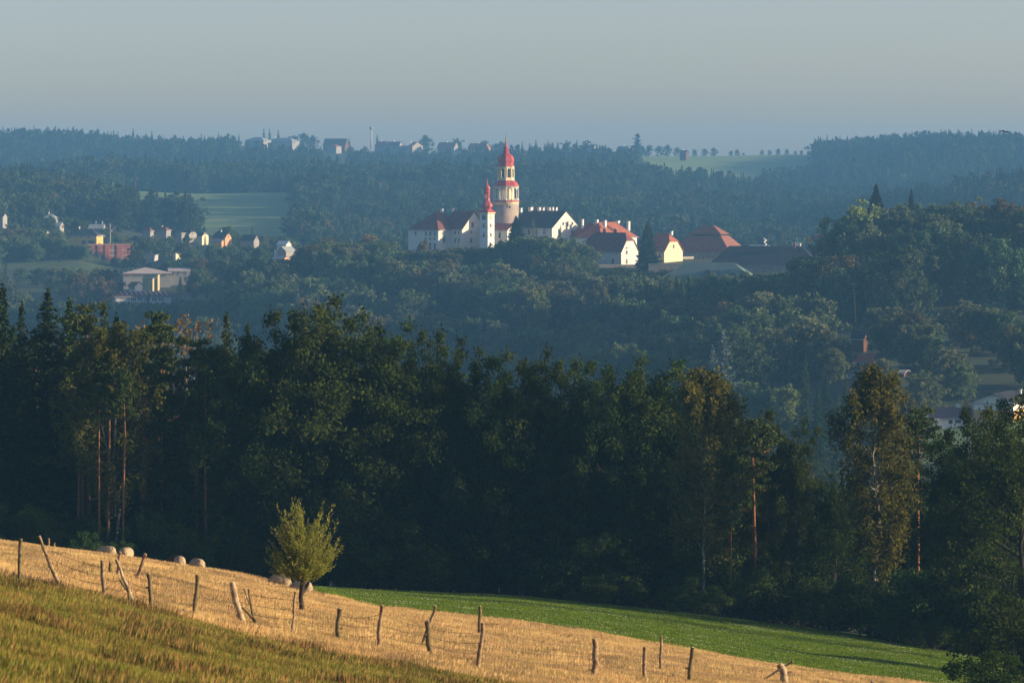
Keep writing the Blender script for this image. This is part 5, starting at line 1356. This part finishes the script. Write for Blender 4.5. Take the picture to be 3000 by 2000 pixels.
put_tree('birch_tree', 'birch1', 2955, 985, 955, label='narrow pale birch on the dark slope over the two-storey house', wide=1.0)
put_tree('birch_tree', 'birch0', 2625, 700, 1150, label='pale lit birch just behind the golden birch', wide=1.2)
put_tree('broadleaf_tree', 'broad2', 2830, 1060, 965, label='large round tree on the slope above the bungalow', wide=1.25)
put_tree('broadleaf_tree', 'pale0', 2700, 935, 1150, label='pale orchard bush tree at the bungalow gable', wide=1.4)
# ------------------------------------------------------------------ castle hill
ch = lambda p, d: False
where = 'on the slope under the castle'
many(['broad0', 'broad1', 'broad2', 'broad3', 'broad4', 'broad5'], 52, (900, 1760), (1555, 1640), (16, 20.5), 'in the castle belt', 'castle belt trees', (0.95, 1.15))
many(['broad0', 'broad1', 'broad2', 'broad3', 'broad4', 'pale0', 'broad5'], 66, (640, 1820), (1440, 1545), (14, 19), 'on the mid castle slope', 'castle mid slope trees', (0.95, 1.2))
many(['broad5', 'broad1', 'broad2', 'pale0', 'fir0', 'broad4'], 62, (560, 2000), (1250, 1430), (13, 18), 'low on the hazy castle slope', 'castle low slope trees', (0.95, 1.2), mass='lower_woodland')
many(['broad3', 'broad0', 'rust0', 'broad4', 'broad2'], 24, (640, 980), (1555, 1690), (13, 17), 'on the wooded spur', 'spur trees', (1.0, 1.2))
many(['broad1', 'fir0', 'broad5', 'pine1', 'spruce3'], 52, (1790, 2420), (1340, 1545), (15, 20), 'in the villa wood', 'villa wood trees', (0.85, 1.05), mass='lower_woodland')
many(['broad1', 'broad3', 'broad4'], 14, (1900, 2260), (1490, 1546), (8, 11), 'in the villa hedge', 'villa hedge trees', (1.0, 1.3))
put_tree('spruce_tree', 'thick0', 1898, 1630, 646, label='single tall dark spruce standing before the castle yard houses', wide=1.2)
put_tree('spruce_tree', 'thick0', 1512, 1655, 632, label='dark spruce in front of the castle under the round tower', wide=1.35)
put_tree('larch_tree', 'larch0', 1562, 1650, 642, label='soft pale larch in front of the long castle wing', wide=1.6)
put_tree('larch_tree', 'larch0', 1642, 1640, 660, label='thin larch before the bare gable of the long wing', wide=1.0)
put_tree('broadleaf_tree', 'lime0', 1560, 1440, 848, label='bright yellow-green tree in the middle of the castle slope', wide=0.9)
put_tree('broadleaf_tree', 'pale0', 1475, 1450, 855, label='pale olive tree beside the bright yellow-green one', wide=1.3)
put_tree('broadleaf_tree', 'pale0', 1740, 1470, 812, label='pale weeping crown below the sgraffito house', wide=1.3)
put_tree('broadleaf_tree', 'rust0', 1660, 1455, 850, label='brownish tree on the slope under the bare gable', wide=1.1)
put_tree('broadleaf_tree', 'rust0', 1835, 1480, 815, label='brownish tree below the retaining wall', wide=1.0)
put_tree('broadleaf_tree', 'rust0', 760, 1600, 770, label='rusty tree on the spur beside the dark copper one', wide=1.2)
put_tree('broadleaf_tree', 'rust0', 870, 1650, 742, label='dark copper-brown tree on top of the spur', wide=1.5)
put_tree('broadleaf_tree', 'broad3', 1085, 1625, 685, label='bright green round tree on the belt before the palace block', wide=1.2)
put_tree('broadleaf_tree', 'broad1', 955, 1640, 695, label='olive tree crown topping the wooded spur', wide=1.3)
put_tree('broadleaf_tree', 'broad2', 1700, 1610, 722, label='large round tree at the corner of the sgraffito house', wide=1.25)
put_tree('broadleaf_tree', 'rust0', 1240, 1640, 705, label='olive-brown tree hiding the palace block foot', wide=0.8)
put_tree('broadleaf_tree', 'pale0', 1245, 1330, 915, label='pale green crown low on the slope under the palace', wide=1.2)
for k_ in range(15):
    px_ = 1752+k_*15
    o = put_tree('bush', 'bush%d' % (k_ % 3), px_, 1592+(k_*7 % 10), height=r.uniform(3.6, 5.4), wide=1.5, cat='bush', group='terrace hedge shrubs')
    REC.append((o, 'hedge shrub', 'on the castle terrace', 'below', px_, LAST['top']))
flush_labels()
# ------------------------------------------------------------------ village trees
hs = [(203,295,1975,2015),(262,382,1970,2000),(405,560,1785,1830),(360,505,1770,1800),(345,500,1690,1715),(530,640,1680,1705),(500,590,1985,2012),(615,680,1975,2012),(695,760,1985,2012),(415,500,2030,2056),(255,312,2050,2085),(125,170,2110,2140),(405,465,1750,1780),(375,410,1735,1755),(795,865,1820,1910),(425,455,1940,1955),(500,530,1930,1945)]
front_of = lambda p, d: any(a-6 < p < b+6 and c-75 < d < e+4 for a, b, c, e in hs) or (20 < p < 400 and 1890 < d < 1965)
many(['broad0', 'broad2', 'broad4', 'fir0', 'broad1', 'broad5'], 84, (-40, 860), (1790, 2160), (9, 13), 'between the village houses', 'village trees', (1.0, 1.3), prep='near', skip=lambda p, d: 20 < p < 400 and 1896 < d < 1937, mass='lower_woodland')
many(['broad0', 'broad1', 'broad2', 'fir0', 'broad4', 'spruce3'], 60, (-40, 660), (1480, 1770), (12, 16), 'under the village', 'lower village trees', (1.0, 1.25), mass='lower_woodland')
many(['broad0', 'broad1', 'broad2'], 30, (-40, 640), (1150, 1470), (12, 17), 'in the school hollow', 'hollow trees', (1.0, 1.25), mass='lower_woodland')
many(['broad0', 'broad2', 'broad4', 'broad1'], 24, (-30, 262), (1938, 1972), (6.5, 9.5), 'behind the grass verge', 'verge trees', (1.1, 1.4), prep='near', mass='lower_woodland')
many(['broad0', 'broad4'], 8, (300, 440), (1938, 1960), (5, 7), 'beside the brick block foot', 'verge trees', (1.1, 1.3), prep='near', mass='lower_woodland')
put_tree('spruce_tree', 'fir0', 176, 1930, 748, label='dark conifer standing on the grass verge', wide=1.3)
put_tree('spruce_tree', 'fir1', 434, 1680, 852, label='dark narrow tree in front of the school windows', wide=0.7)
put_tree('broadleaf_tree', 'broad2', 405, 1935, 730, label='round dark tree beside the brick block', wide=1.25)
put_tree('broadleaf_tree', 'dark0', 300, 1945, 742, label='dark round tree in front of the brick block', wide=1.1)
put_tree('broadleaf_tree', 'broad4', 670, 2040, 660, label='dark tree standing in the green field behind the orange cottage', wide=1.2)
put_tree('spruce_tree', 'blue0', 741, 2020, 655, label='pale blue spruce behind the narrow-gabled cottage', wide=0.9)
put_tree('birch_tree', 'birch1', 570, 1660, 828, label='thin birch in front of the white works building', wide=1.3)
put_tree('birch_tree', 'birch0', 605, 1655, 845, label='birch beside the white works building', wide=1.5)
flush_mass()
# field-edge copses
many(['farbroad0', 'farspruce1', 'farbroad2'], 26, (430, 600), (2400, 2560), (14, 18), 'in the field-edge copse', 'copse trees', parts=False)
many(['farbroad0', 'farbroad2', 'farspruce0'], 34, (770, 930), (2180, 2500), (12, 16), 'in the gorge-edge copse', 'gorge edge trees', parts=False)
many(['farbroad1', 'farbroad2'], 14, (1000, 1760), (4030, 4125), (9, 13), 'in front of the skyline village', 'skyline village trees', parts=False, prep='near')
# ------------------------------------------------------------------ skyline trees one by one
sky_t = [('farspruce0',60,374),('farspruce1',140,376),('farspruce2',183,382),('farspruce0',240,380),('farspruce1',277,383),('farspruce0',390,376),('farspruce2',445,382),('farspruce1',590,390),('farspruce2',640,388),('farspruce0',700,392),
 ('farspruce1',773,376),('farspruce2',790,377),('farspruce0',815,381),('farspruce0',1105,394),('farspruce1',1023,402),('farbroad0',1248,396),('farbroad2',1340,407),('farbroad1',1420,412),('farspruce1',1530,413),('farspruce0',1570,408),('farspruce2',1605,410),
 ('farbroad0',890,390),('farbroad2',915,398),('farbroad1',860,398),('farbroad2',1660,414),('farspruce2',1690,408),('farbroad1',1720,412),('farbroad0',1880,428),('farbroad2',1900,426),('farbroad1',1930,428),('farbroad0',1955,424),('farbroad1',1985,432),('farbroad2',2035,438),
 ('farbroad0',2065,436),('farbroad0',2092,433),('farbroad1',2142,442),('farbroad2',2160,438),('farbroad1',2178,448),('farbroad2',2232,440),('farbroad0',2255,440),('farbroad1',2280,436),('farbroad2',2305,437),('farbroad0',2330,442),('farbroad1',2348,441),('farbroad2',2368,442),
 ('farspruce1',2535,408),('farspruce0',2650,402),('farspruce2',2720,398),('farspruce0',2810,398),('farbroad0',2895,386),('farspruce1',2960,392)]
for i, (key, px_, t_) in enumerate(sky_t):
    D_ = 4290+(i % 3)*8
    zone = 'left' if px_ < 720 else ('hotel' if px_ < 930 else ('village' if px_ < 1760 else ('field' if px_ < 2400 else 'ridge')))
    lb = {'left': 'spruce tip on the far wooded skyline above the village', 'hotel': 'tree rising behind the skyline hotel', 'village': 'tree standing between the skyline village houses', 'field': 'small tree in the row along the hilltop field', 'ridge': 'tree tip on the skyline of the far spruce ridge'}[zone]
    if px_ == 1248: lb = 'tall round tree beside the orange-roofed skyline house'
    if px_ == 1340: lb = 'round tree over the long dull red skyline roof'
    if px_ == 2092: lb = 'lone round tree standing clear on the hilltop field'
    if px_ == 1105: lb = 'pointed tree touching the foot of the water tower'
    own = px_ in (1248, 1340, 2092, 1105)
    o = put_tree(kname(key), key, px_, D_, max(t_, 372), label=lb, wide=1.1 if 'broad' in key else 0.9, group='skyline trees', parts=False)
    if not own: REC.append((o, KD[kname(key)], 'standing on the far skyline', 'above', px_, LAST['top']))
flush_labels()

# ------------------------------------------------------------------ meadow: fence, sheep, willow
def D_at(px, py, lo=45.0, hi=260.0):
    """distance at which the ground shows in photo column px at row py"""
    Dv = np.linspace(lo, hi, 900); x = (px-1500)/F*Dv
    q = H0-gh(x, Dv)/Dv*F
    i = np.where(q <= py)[0]
    return float(Dv[i[0]]) if len(i) else float(Dv[np.argmin(q)])
posts = [
 (56.5,1725,58.6,1580,10,'mossy_wood','straight fence post at the frame edge'),
 (186,1743,113,1571,10,'wood','long fence pole leaning back toward the frame edge'),
 (306.5,1770,298.5,1642,11,'wood','fence post with flared top just before the crossed poles'),
 (323,1708,322,1648,9,'mossy_wood','short stub post behind the fence by the crossed poles'),
 (342,1711,351,1617,9,'wood','split post rising between the two standing sheep'),
 (400,1794,342,1639,9,'pale_wood','bleached pale pole leaning among the crossed poles'),
 (379.5,1796,376,1729,8,'mossy_wood','thin dark stake under the bleached leaning pole'),
 (425.6,1797,351,1699,6,'mossy_wood','low dark brace sloping to the ground beside the bleached pole'),
 (393,1717,427,1623,10,'wood','post leaning away behind the bleached pole'),
 (445,1806,437,1681,12,'mossy_wood','knotty upright fence post past the crossed poles'),
 (563.4,1830,579,1684,12,'mossy_wood','curved fence post below the two farther sheep'),
 (720,1858,677,1707,17,'pale_wood','thick pale barkless pole leaning at the fence'),
 (750,1862,727.6,1725,6,'mossy_wood','thin dark stick behind the thick pale pole'),
 (748,1812,714.6,1723,5,'wood','thin light stick crossing behind the thick pale pole'),
 (794,1869,711,1779,9,'mossy_wood','fallen rail sloping down beside the thick pale pole'),
 (855,1882,864.4,1734,7,'wood','slim fence stake just before the willow trunk'),
 (990,1904,992.7,1782,14,'mossy_wood','stout dark fence post past the willow'),
 (1106,1932,1117,1773,11,'wood','tall fence post, second past the willow'),
 (1228.7,1912,1276.7,1775,9,'wood','slanting pole leaning over the dark stump post'),
 (1258,1945,1255,1819,16,'mossy_wood','dark stump post crossed by the slanting pole'),
 (1394,1988,1415,1826,12,'wood','bent fence post with peeling bark'),
 (1402,1880,1407,1776,10,'mossy_wood','upright post tip standing behind the bent fence post'),
 (1742,2012,1744.6,1872,15,'wood','single upright post in the middle of the straw'),
 (1889,2018,1887.6,1896,12,'wood','post with pale bark flakes before the thin far stake'),
 (1935.7,1992,1935.7,1863,8,'wood','thin knotty stake nearest the green pasture'),
 (2016,2022,2028,1896,12,'mossy_wood','leaning post just past the thin knotty stake'),
 (2303,2030,2288,1947,20,'pale_wood','thick cut post at the bottom of the picture'),
 (2205,2010,2321,1937,6,'wood','rail slanting behind the thick cut post'),
 (2555,2040,2555,1996,10,'wood','post tip just showing at the bottom edge of the straw'),
 (144,1619,143,1577,5,'wood','first small post behind the meadow crest'),
 (160,1622,159,1590,5,'wood','second small post behind the meadow crest'),
 (201,1628,201,1606,4,'pale_wood','third small pale post behind the meadow crest'),
]
row = []
for i, (bx, by, tx, ty, w, mt, lb) in enumerate(posts):
    lb = lb.replace('nearest the', 'close to the')
    rr = random.Random(i)
    D_ = D_at(bx, by) if by > 1640 else 226.0
    b = G(bx, D_); top = W(tx, ty, D_+rr.uniform(-0.3, 0.3))
    rad = w*D_/F*0.5*1.12
    n = 6; pts, rads = [], []
    for k in range(n+1):
        t = k/n
        q = b*(1-t)+top*t
        if 0 < k: q = q+Vector((rr.uniform(-1, 1), rr.uniform(-1, 1), 0))*rad*0.38
        pts.append(q-b); rads.append(rad*(1.08-0.16*t)*rr.uniform(0.88, 1.1))
    pts.insert(0, Vector((0, 0, -0.35))); rads.insert(0, rad*1.1)
    e = empty('fence_post', b)
    pm = MB().tube(pts, rads, 9); pm.build('stake', M[mt], e, True)
    tdir = (Vector(pts[-1])-Vector(pts[-2])).normalized()
    MB().tube([Vector(pts[-1])+tdir*0.002, Vector(pts[-1])+tdir*(0.012+rad*0.2)], [rads[-1]*0.93, rads[-1]*0.72], 9).build('cut_top', M['pale_wood'], e)
    if rr.random() < 0.6:
        k = rr.randint(3, 5); q = Vector(pts[k]); a = rr.uniform(-1.2, 1.2)
        kb = MB().tube([q, q+Vector((math.cos(a)*rad*2.0*rr.choice((-1, 1)), math.sin(a)*rad, rad*0.6))], [rad*0.45, rad*0.3], 6); kb.build('knot', M[mt], e)
    tag(e, lb, 'fence post', 'fence posts')
    if i in (0, 1, 2, 5, 9, 10, 11, 15, 16, 17, 19, 20, 22, 23, 25, 26): row.append((b, top))
wf = empty('wire_fence', row[0][0])
o0 = row[0][0]
def strand(f, rad=0.006):
    pts = []
    for i in range(len(row)-1):
        a = row[i][0].lerp(row[i][1], f); c = row[i+1][0].lerp(row[i+1][1], f)
        for k in range(5):
            t = k/5; q = a.lerp(c, t); q = q+Vector((0, 0.08, -0.05*4*t*(1-t)*(1+(i*7 % 3)*0.6))); pts.append(q-o0)
    pts.append(row[-1][0].lerp(row[-1][1], f)-o0)
    return MB().tube(pts, [rad]*len(pts), 4)
for f in (0.12, 0.28, 0.45, 0.64, 0.84): strand(f).build('wire_strand', M['wire'], wf)
sw = MB()
for i in range(len(row)-1):
    n = max(3, int((row[i+1][0]-row[i][0]).length/0.22))
    for k in range(1, n):
        t = k/n; a = row[i][0].lerp(row[i+1][0], t); c = row[i][1].lerp(row[i+1][1], t)
        p, q = a.lerp(c, 0.1)-o0, a.lerp(c, 0.82)-o0; sg = Vector((0, 0.08, -0.05*4*t*(1-t)))
        sw.tube([p+sg, q+sg], [0.003, 0.003], 3, cap=False)
swo = sw.build('stay_wires', M['wire'], wf); swo['kind'] = 'stuff'
tag(wf, 'sagging wire netting strung along the leaning fence posts', 'wire fence')

def fused_body(name, mb, mt, voxel=0.028, rough=0.010, seed=1):
    """joins overlapping shapes into one continuous skin"""
    me = mb.mesh(name, mt)
    o = bpy.data.objects.new(name, me); C.objects.link(o)
    md = o.modifiers.new('fuse', 'REMESH'); md.mode = 'VOXEL'; md.voxel_size = voxel
    sm = o.modifiers.new('soft', 'SMOOTH'); sm.iterations = 5; sm.factor = 0.5
    dg = bpy.context.evaluated_depsgraph_get(); dg.update()
    m2 = bpy.data.meshes.new_from_object(o.evaluated_get(dg))
    bpy.data.objects.remove(o); bpy.data.meshes.remove(me)
    co = np.zeros(len(m2.vertices)*3); m2.vertices.foreach_get('co', co); co = co.reshape(-1, 3)
    rg = np.random.default_rng(seed)
    co += rg.normal(size=co.shape)*rough*np.clip((co[:, 2:3]-0.35)*6, 0.1, 1)
    m2.vertices.foreach_set('co', co.astype(np.float32).ravel()); m2.materials.clear(); m2.materials.append(mt)
    m2.polygons.foreach_set('use_smooth', [True]*len(m2.polygons)); m2.update(); m2.name = name
    return m2
def sheep_mesh(mt):
    mb = MB(); n = 14
    # fleece barrel from rump to neck, then the lowered head: (x, z centre, half width, half height)
    rings = [(-0.60,0.60,0.05,0.06),(-0.57,0.60,0.17,0.18),(-0.50,0.60,0.25,0.27),(-0.36,0.61,0.30,0.33),(-0.15,0.60,0.325,0.345),(0.08,0.59,0.32,0.34),(0.28,0.60,0.28,0.31),(0.42,0.58,0.22,0.25),(0.54,0.50,0.15,0.17),(0.64,0.38,0.11,0.12),(0.71,0.28,0.095,0.10),(0.79,0.18,0.07,0.08),(0.85,0.11,0.05,0.055),(0.87,0.08,0.02,0.02)]
    base = 0
    for (x, z, w, h) in rings:
        for k in range(n):
            a = 2*math.pi*k/n; mb.v.append((x, w*math.cos(a), z+h*math.sin(a)))
    for i in range(len(rings)-1):
        for k in range(n):
            mb.f.append((i*n+k, i*n+(k+1) % n, (i+1)*n+(k+1) % n, (i+1)*n+k)); mb.m.append(0)
    mb.f.append(tuple(range(n-1, -1, -1))); mb.f.append(tuple((len(rings)-1)*n+k for k in range(n))); mb.m += [0, 0]
    for s in (-1, 1):
        mb.tube([(0.30, s*0.14, 0.50), (0.31, s*0.15, 0.32), (0.30, s*0.15, 0.18), (0.31, s*0.15, 0.0)], [0.11, 0.07, 0.05, 0.05], 8)
        mb.tube([(-0.36, s*0.16, 0.52), (-0.34, s*0.17, 0.36), (-0.44, s*0.17, 0.21), (-0.40, s*0.17, 0.0)], [0.15, 0.09, 0.055, 0.05], 8)
    mb.tube([(-0.55, 0, 0.66), (-0.61, 0, 0.58), (-0.62, 0, 0.42), (-0.61, 0, 0.34)], [0.05, 0.055, 0.045, 0.03], 7)
    return fused_body('body', mb, mt)
sheep_m = {k: sheep_mesh(M[k]) for k in ('fleece', 'dark_fleece')}
sheep = [(309,213,2.9,'fleece','first sheep grazing at the meadow crest, only its back showing'),(371,200,1.25,'fleece','woolly sheep seen from behind beside the split post'),
         (526,212,1.75,'fleece','small pale sheep next to the dark brown one'),(512,214.5,2.4,'dark_fleece','dark brown sheep half hidden behind the small pale sheep'),
         (576,207,2.2,'fleece','sheep turned away just over the curved fence post'),(817,195,3.05,'fleece','sheep grazing sideways before the willow'),(880,191.5,3.0,'fleece','sheep half hidden behind the willow trunk')]
for px_, D_, rz, mt, lb in sheep:
    b = G(px_, D_); b.z -= 0.02
    e = empty('sheep', b, rz); e.scale = (0.92, 0.92, 0.92)
    link('body', sheep_m[mt], e)
    for s in (-1, 1):
        MB().tube([(0.72, s*0.07, 0.33), (0.70, s*0.19, 0.31)], [0.03, 0.012], 6).build('ear', M[mt], e)
    tag(e, lb, 'sheep', 'grazing sheep')

# pollard willow
def make_willow(seed=3):
    rg = np.random.default_rng(seed); tb = MB()
    tb.tube([(0.0,0,-0.4),(0.0,0,0.0),(0.05,0,0.45),(0.02,0,0.9),(0.10,0,1.40),(0.13,0,1.75)], [0.15,0.115,0.10,0.10,0.115,0.11], 9)
    tb.tube([(0.08,0,1.05),(0.26,0.02,1.3),(0.36,0.03,1.55)], [0.08,0.075,0.05], 7)
    P, S, U = [], [], []
    for k in range(230):
        a = rg.random()*6.28; el = math.radians(rg.uniform(-8, 86)); 
        L = (1.08+1.25*max(0, math.sin(el))**1.5)*rg.uniform(0.72, 1.08)
        L *= 1+0.16*math.sin(2*a+0.6)+0.10*math.sin(5*a)
        if el > 1.1 and rg.random() < 0.3: L *= 1.15
        p0 = np.array((0.12+rg.normal()*0.12, rg.normal()*0.1, 1.72+rg.random()*0.2))
        d = np.array((math.cos(a)*math.cos(el), math.sin(a)*math.cos(el), math.sin(el)))
        p1 = p0+d*L; pm = p0*0.5+p1*0.5+np.array((0, 0, -0.06*L*(1-math.sin(el))))+d*0
        p1 = p1+np.array((0, 0, 0.25*L*(1-math.sin(el))))
        tb.tube([p0, pm, p1], [0.022, 0.014, 0.004], 4, cap=False)
        n = 58; t = 0.16+0.86*rg.random(n)
        q = ((1-t)**2)[:, None]*p0+(2*t*(1-t))[:, None]*(2*pm-0.5*p0-0.5*p1)+(t**2)[:, None]*p1
        dd = (p1-pm)/np.linalg.norm(p1-pm)
        P.append(q+rg.normal(size=(n, 3))*0.05); S.append(0.068*(0.8+0.6*rg.random(n))); U.append(np.tile(dd, (n, 1)))
    V, Fq = leaves_arrays(np.concatenate(P), np.concatenate(S), 4.6, rg, up=(np.concatenate(U), 0.62))
    return tb.mesh('trunk', M['bark'], True), np_mesh('crown', V, Fq, M['willow_leaf'])
wD = D_at(880, 1812); wt_, wc_ = make_willow()
we = empty('willow_tree', G(880, wD)); sc_ = (zpy(1460, wD)-G(880, wD).z)/4.85; we.scale = (sc_, sc_, sc_)
link('trunk', wt_, we); link('crown', wc_, we)
tag(we, 'lone pollard willow with short trunk and upright shoots in the straw meadow', 'tree')
bd = empty('bird', W(2945, 388, 420)); MB().tube([(-0.22,0,0.03),(0,0,0),(0.2,0,0.02)], [0.015,0.07,0.02], 6).build('body', M['black'], bd)
for s in (-1, 1): MB().slab([(0.06,0,0.02),(-0.08,0,0.02),(-0.12,s*0.2,0.18),(-0.05,s*0.42,0.10),(0.04,s*0.2,0.19)], 0.012).build('wing', M['black'], bd)
bd.rotation_euler = (0.2, 0, 0.9); tag(bd, 'small dark bird flying above the far ridge', 'bird')

# ------------------------------------------------------------------ grasses
def tuft(seed, n, h, hv, spread, w, lean, mat_names, heads=0.0, leafy=0.0):
    """a patch of bent grass blades (two faces each), several materials"""
    rg = np.random.default_rng(seed); V, Fq, mi = [], [], []
    ang = rg.random(n)*6.283; rad = spread*np.sqrt(rg.random(n))
    bx, by = rad*np.cos(ang), rad*np.sin(ang)
    for i in range(n):
        hh_ = h*(1-hv+2*hv*rg.random()); la = rg.random()*6.28; ln = lean*hh_*(0.3+rg.random())
        dx, dy = math.cos(la)*ln, math.sin(la)*ln; fa = rg.random()*6.28; wx, wy = math.cos(fa)*w, math.sin(fa)*w
        ww = 0.6+0.8*rg.random(); wx *= ww; wy *= ww
        o = len(V); b = (bx[i], by[i])
        V += [(b[0]-wx, b[1]-wy, -0.05), (b[0]+wx, b[1]+wy, -0.05), (b[0]+dx*0.4+wx*0.8, b[1]+dy*0.4+wy*0.8, hh_*0.6), (b[0]+dx*0.4-wx*0.8, b[1]+dy*0.4-wy*0.8, hh_*0.6),
              (b[0]+dx+wx*0.15, b[1]+dy+wy*0.15, hh_), (b[0]+dx-wx*0.15, b[1]+dy-wy*0.15, hh_)]
        k = int(rg.integers(0, len(mat_names)))
        Fq += [(o, o+1, o+2, o+3), (o+3, o+2, o+4, o+5)]; mi += [k, k]
        if rg.random() < heads:
            o = len(V); z = hh_; hw = w*2.2
            V += [(b[0]+dx, b[1]+dy, z-0.10), (b[0]+dx+hw, b[1]+dy, z), (b[0]+dx*1.1, b[1]+dy*1.1, z+0.10), (b[0]+dx-hw, b[1]+dy, z)]
            Fq += [(o, o+1, o+2, o+3)]; mi += [k]
    return np_mesh('grass_patch_%d' % seed, np.array(V), np.array(Fq), [M[x] for x in mat_names], mi)

def field_points(n, pxr, lo, hi, seed, keep=None):
    rg = np.random.default_rng(seed)
    px = pxr[0]+(pxr[1]-pxr[0])*rg.random(n); u = rg.random(n)
    a, b = lo(px), hi(px)
    D = np.sqrt(a*a+(b*b-a*a)*u)
    if keep is not None:
        k = keep(px, D, rg); px, D = px[k], D[k]
    x = (px-1500)/F*D
    return np.stack([x, D, gh(x, D)+0.03], 1), px, D
def slope_rot(P, rg):
    e = 0.5
    sx = (gh(P[:, 0]+e, P[:, 1])-gh(P[:, 0]-e, P[:, 1]))/(2*e); sy = (gh(P[:, 0], P[:, 1]+e)-gh(P[:, 0], P[:, 1]-e))/(2*e)
    # rotation (xyz euler): spin about z only for the blades, tilt by slope
    spin = rg.random(len(P))*6.283
    c, s = np.cos(spin), np.sin(spin)
    tx = c*sx+s*sy; ty = -s*sx+c*sy            # slope along the spun axes
    return np.stack([np.arctan(ty), -np.arctan(tx), spin], 1)
def grass(name, n, pxr, lo, hi, protos, sr_, label, seed, keep=None):
    P, px, D = field_points(n, pxr, lo, hi, seed, keep)
    rg = np.random.default_rng(seed+50)
    s = sr_[0]+(sr_[1]-sr_[0])*rg.random(len(P))
    sc = np.stack([np.ones(len(P))*1.0, np.ones(len(P))*1.0, s], 1)
    return scatter(name, P, protos, sc, slope_rot(P, rg), label, 'grass', seed)
cst = lambda v_: (lambda q: np.full_like(q, float(v_)))
st1 = [tuft(900+i, 210, 0.21, 0.5, 0.62, 0.0055, 0.5, ['straw', 'straw', 'straw'], 0.5) for i in range(4)]
grass('straw_grass', 19000, (-120, 3050), lambda q: BANK(q)-0.5, lambda q: STRAW(q)+1.0, st1, (0.7, 1.15), 'tall dry straw-coloured grass covering the sheep meadow', 31)
def clumps(px, D, rg):
    x = (px-1500)/F*D
    v_ = np.sin(x*0.55+2.1*np.sin(D*0.11))*np.sin(D*0.23+1.7*np.sin(x*0.37))
    return v_ > 0.80
st2 = [tuft(910+i, 60, 0.26, 0.4, 0.45, 0.012, 0.5, ['straw_green', 'straw'], 0.1) for i in range(2)]
grass('green_tufts', 9000, (-120, 3050), lambda q: BANK(q)+0.5, lambda q: STRAW(q)-3, st2, (0.6, 1.2), 'scattered olive-green tufts among the dry straw', 33, clumps)
bk = [tuft(920+i, 130, 0.11, 0.6, 0.45, 0.0042, 0.9, [['bank_grass', 'bank_dry', 'bank_dry'], ['bank_grass', 'bank_weed', 'bank_grass'], ['bank_dry', 'bank_grass', 'bank_dry'], ['bank_weed', 'bank_grass', 'bank_dry'], ['bank_grass', 'bank_grass', 'bank_grass']][i], 0.25) for i in range(5)]
grass('bank_grass', 17000, (-160, 2200), cst(44), lambda q: BANK(q)-0.2, bk, (0.5, 1.05), 'mixed green and rusty weedy grass on the bank before the fence', 35)
def brown(px, D, rg):
    x = (px-1500)/F*D
    return np.sin(x*0.9+1.3*np.sin(D*0.31)+0.8)*np.sin(D*0.45+1.1*np.sin(x*0.8)) > 0.55
bw = [tuft(940+i, 60, 0.17, 0.5, 0.40, 0.005, 0.5, ['bank_dry', 'rust_leaf', 'bank_weed'], 0.8) for i in range(2)]
grass('bank_weeds', 5200, (-160, 2000), cst(46), lambda q: BANK(q)+0.8, bw, (0.6, 1.3), 'rusty brown seeding weeds in patches on the bank', 37, brown)
fg = [tuft(950+i, 90, 0.10, 0.4, 0.6, 0.012, 0.6, ['field_grass', 'field_grass', 'bush_leaf'], 0.0) for i in range(3)]
grass('pasture_grass', 11000, (500, 3100), lambda q: STRAW(q)-0.3, lambda q: EDGE(q)+1, fg, (0.6, 1.3), 'short bright green grass of the pasture', 39)
cl = MB()
for i in range(10):
    a, q = i*2.4, 0.25*math.sqrt(i); cl.lathe([(0.004, 0.07), (0.012, 0.09), (0.009, 0.105), (0.002, 0.11)], 5, q*math.cos(a), q*math.sin(a))
clm = cl.mesh('clover_patch', M['clover'])
grass('clover_heads', 420, (800, 3000), lambda q: STRAW(q)+1, lambda q: EDGE(q)-2, [clm], (0.8, 1.2), 'tiny white clover heads dotted over the pasture', 41)
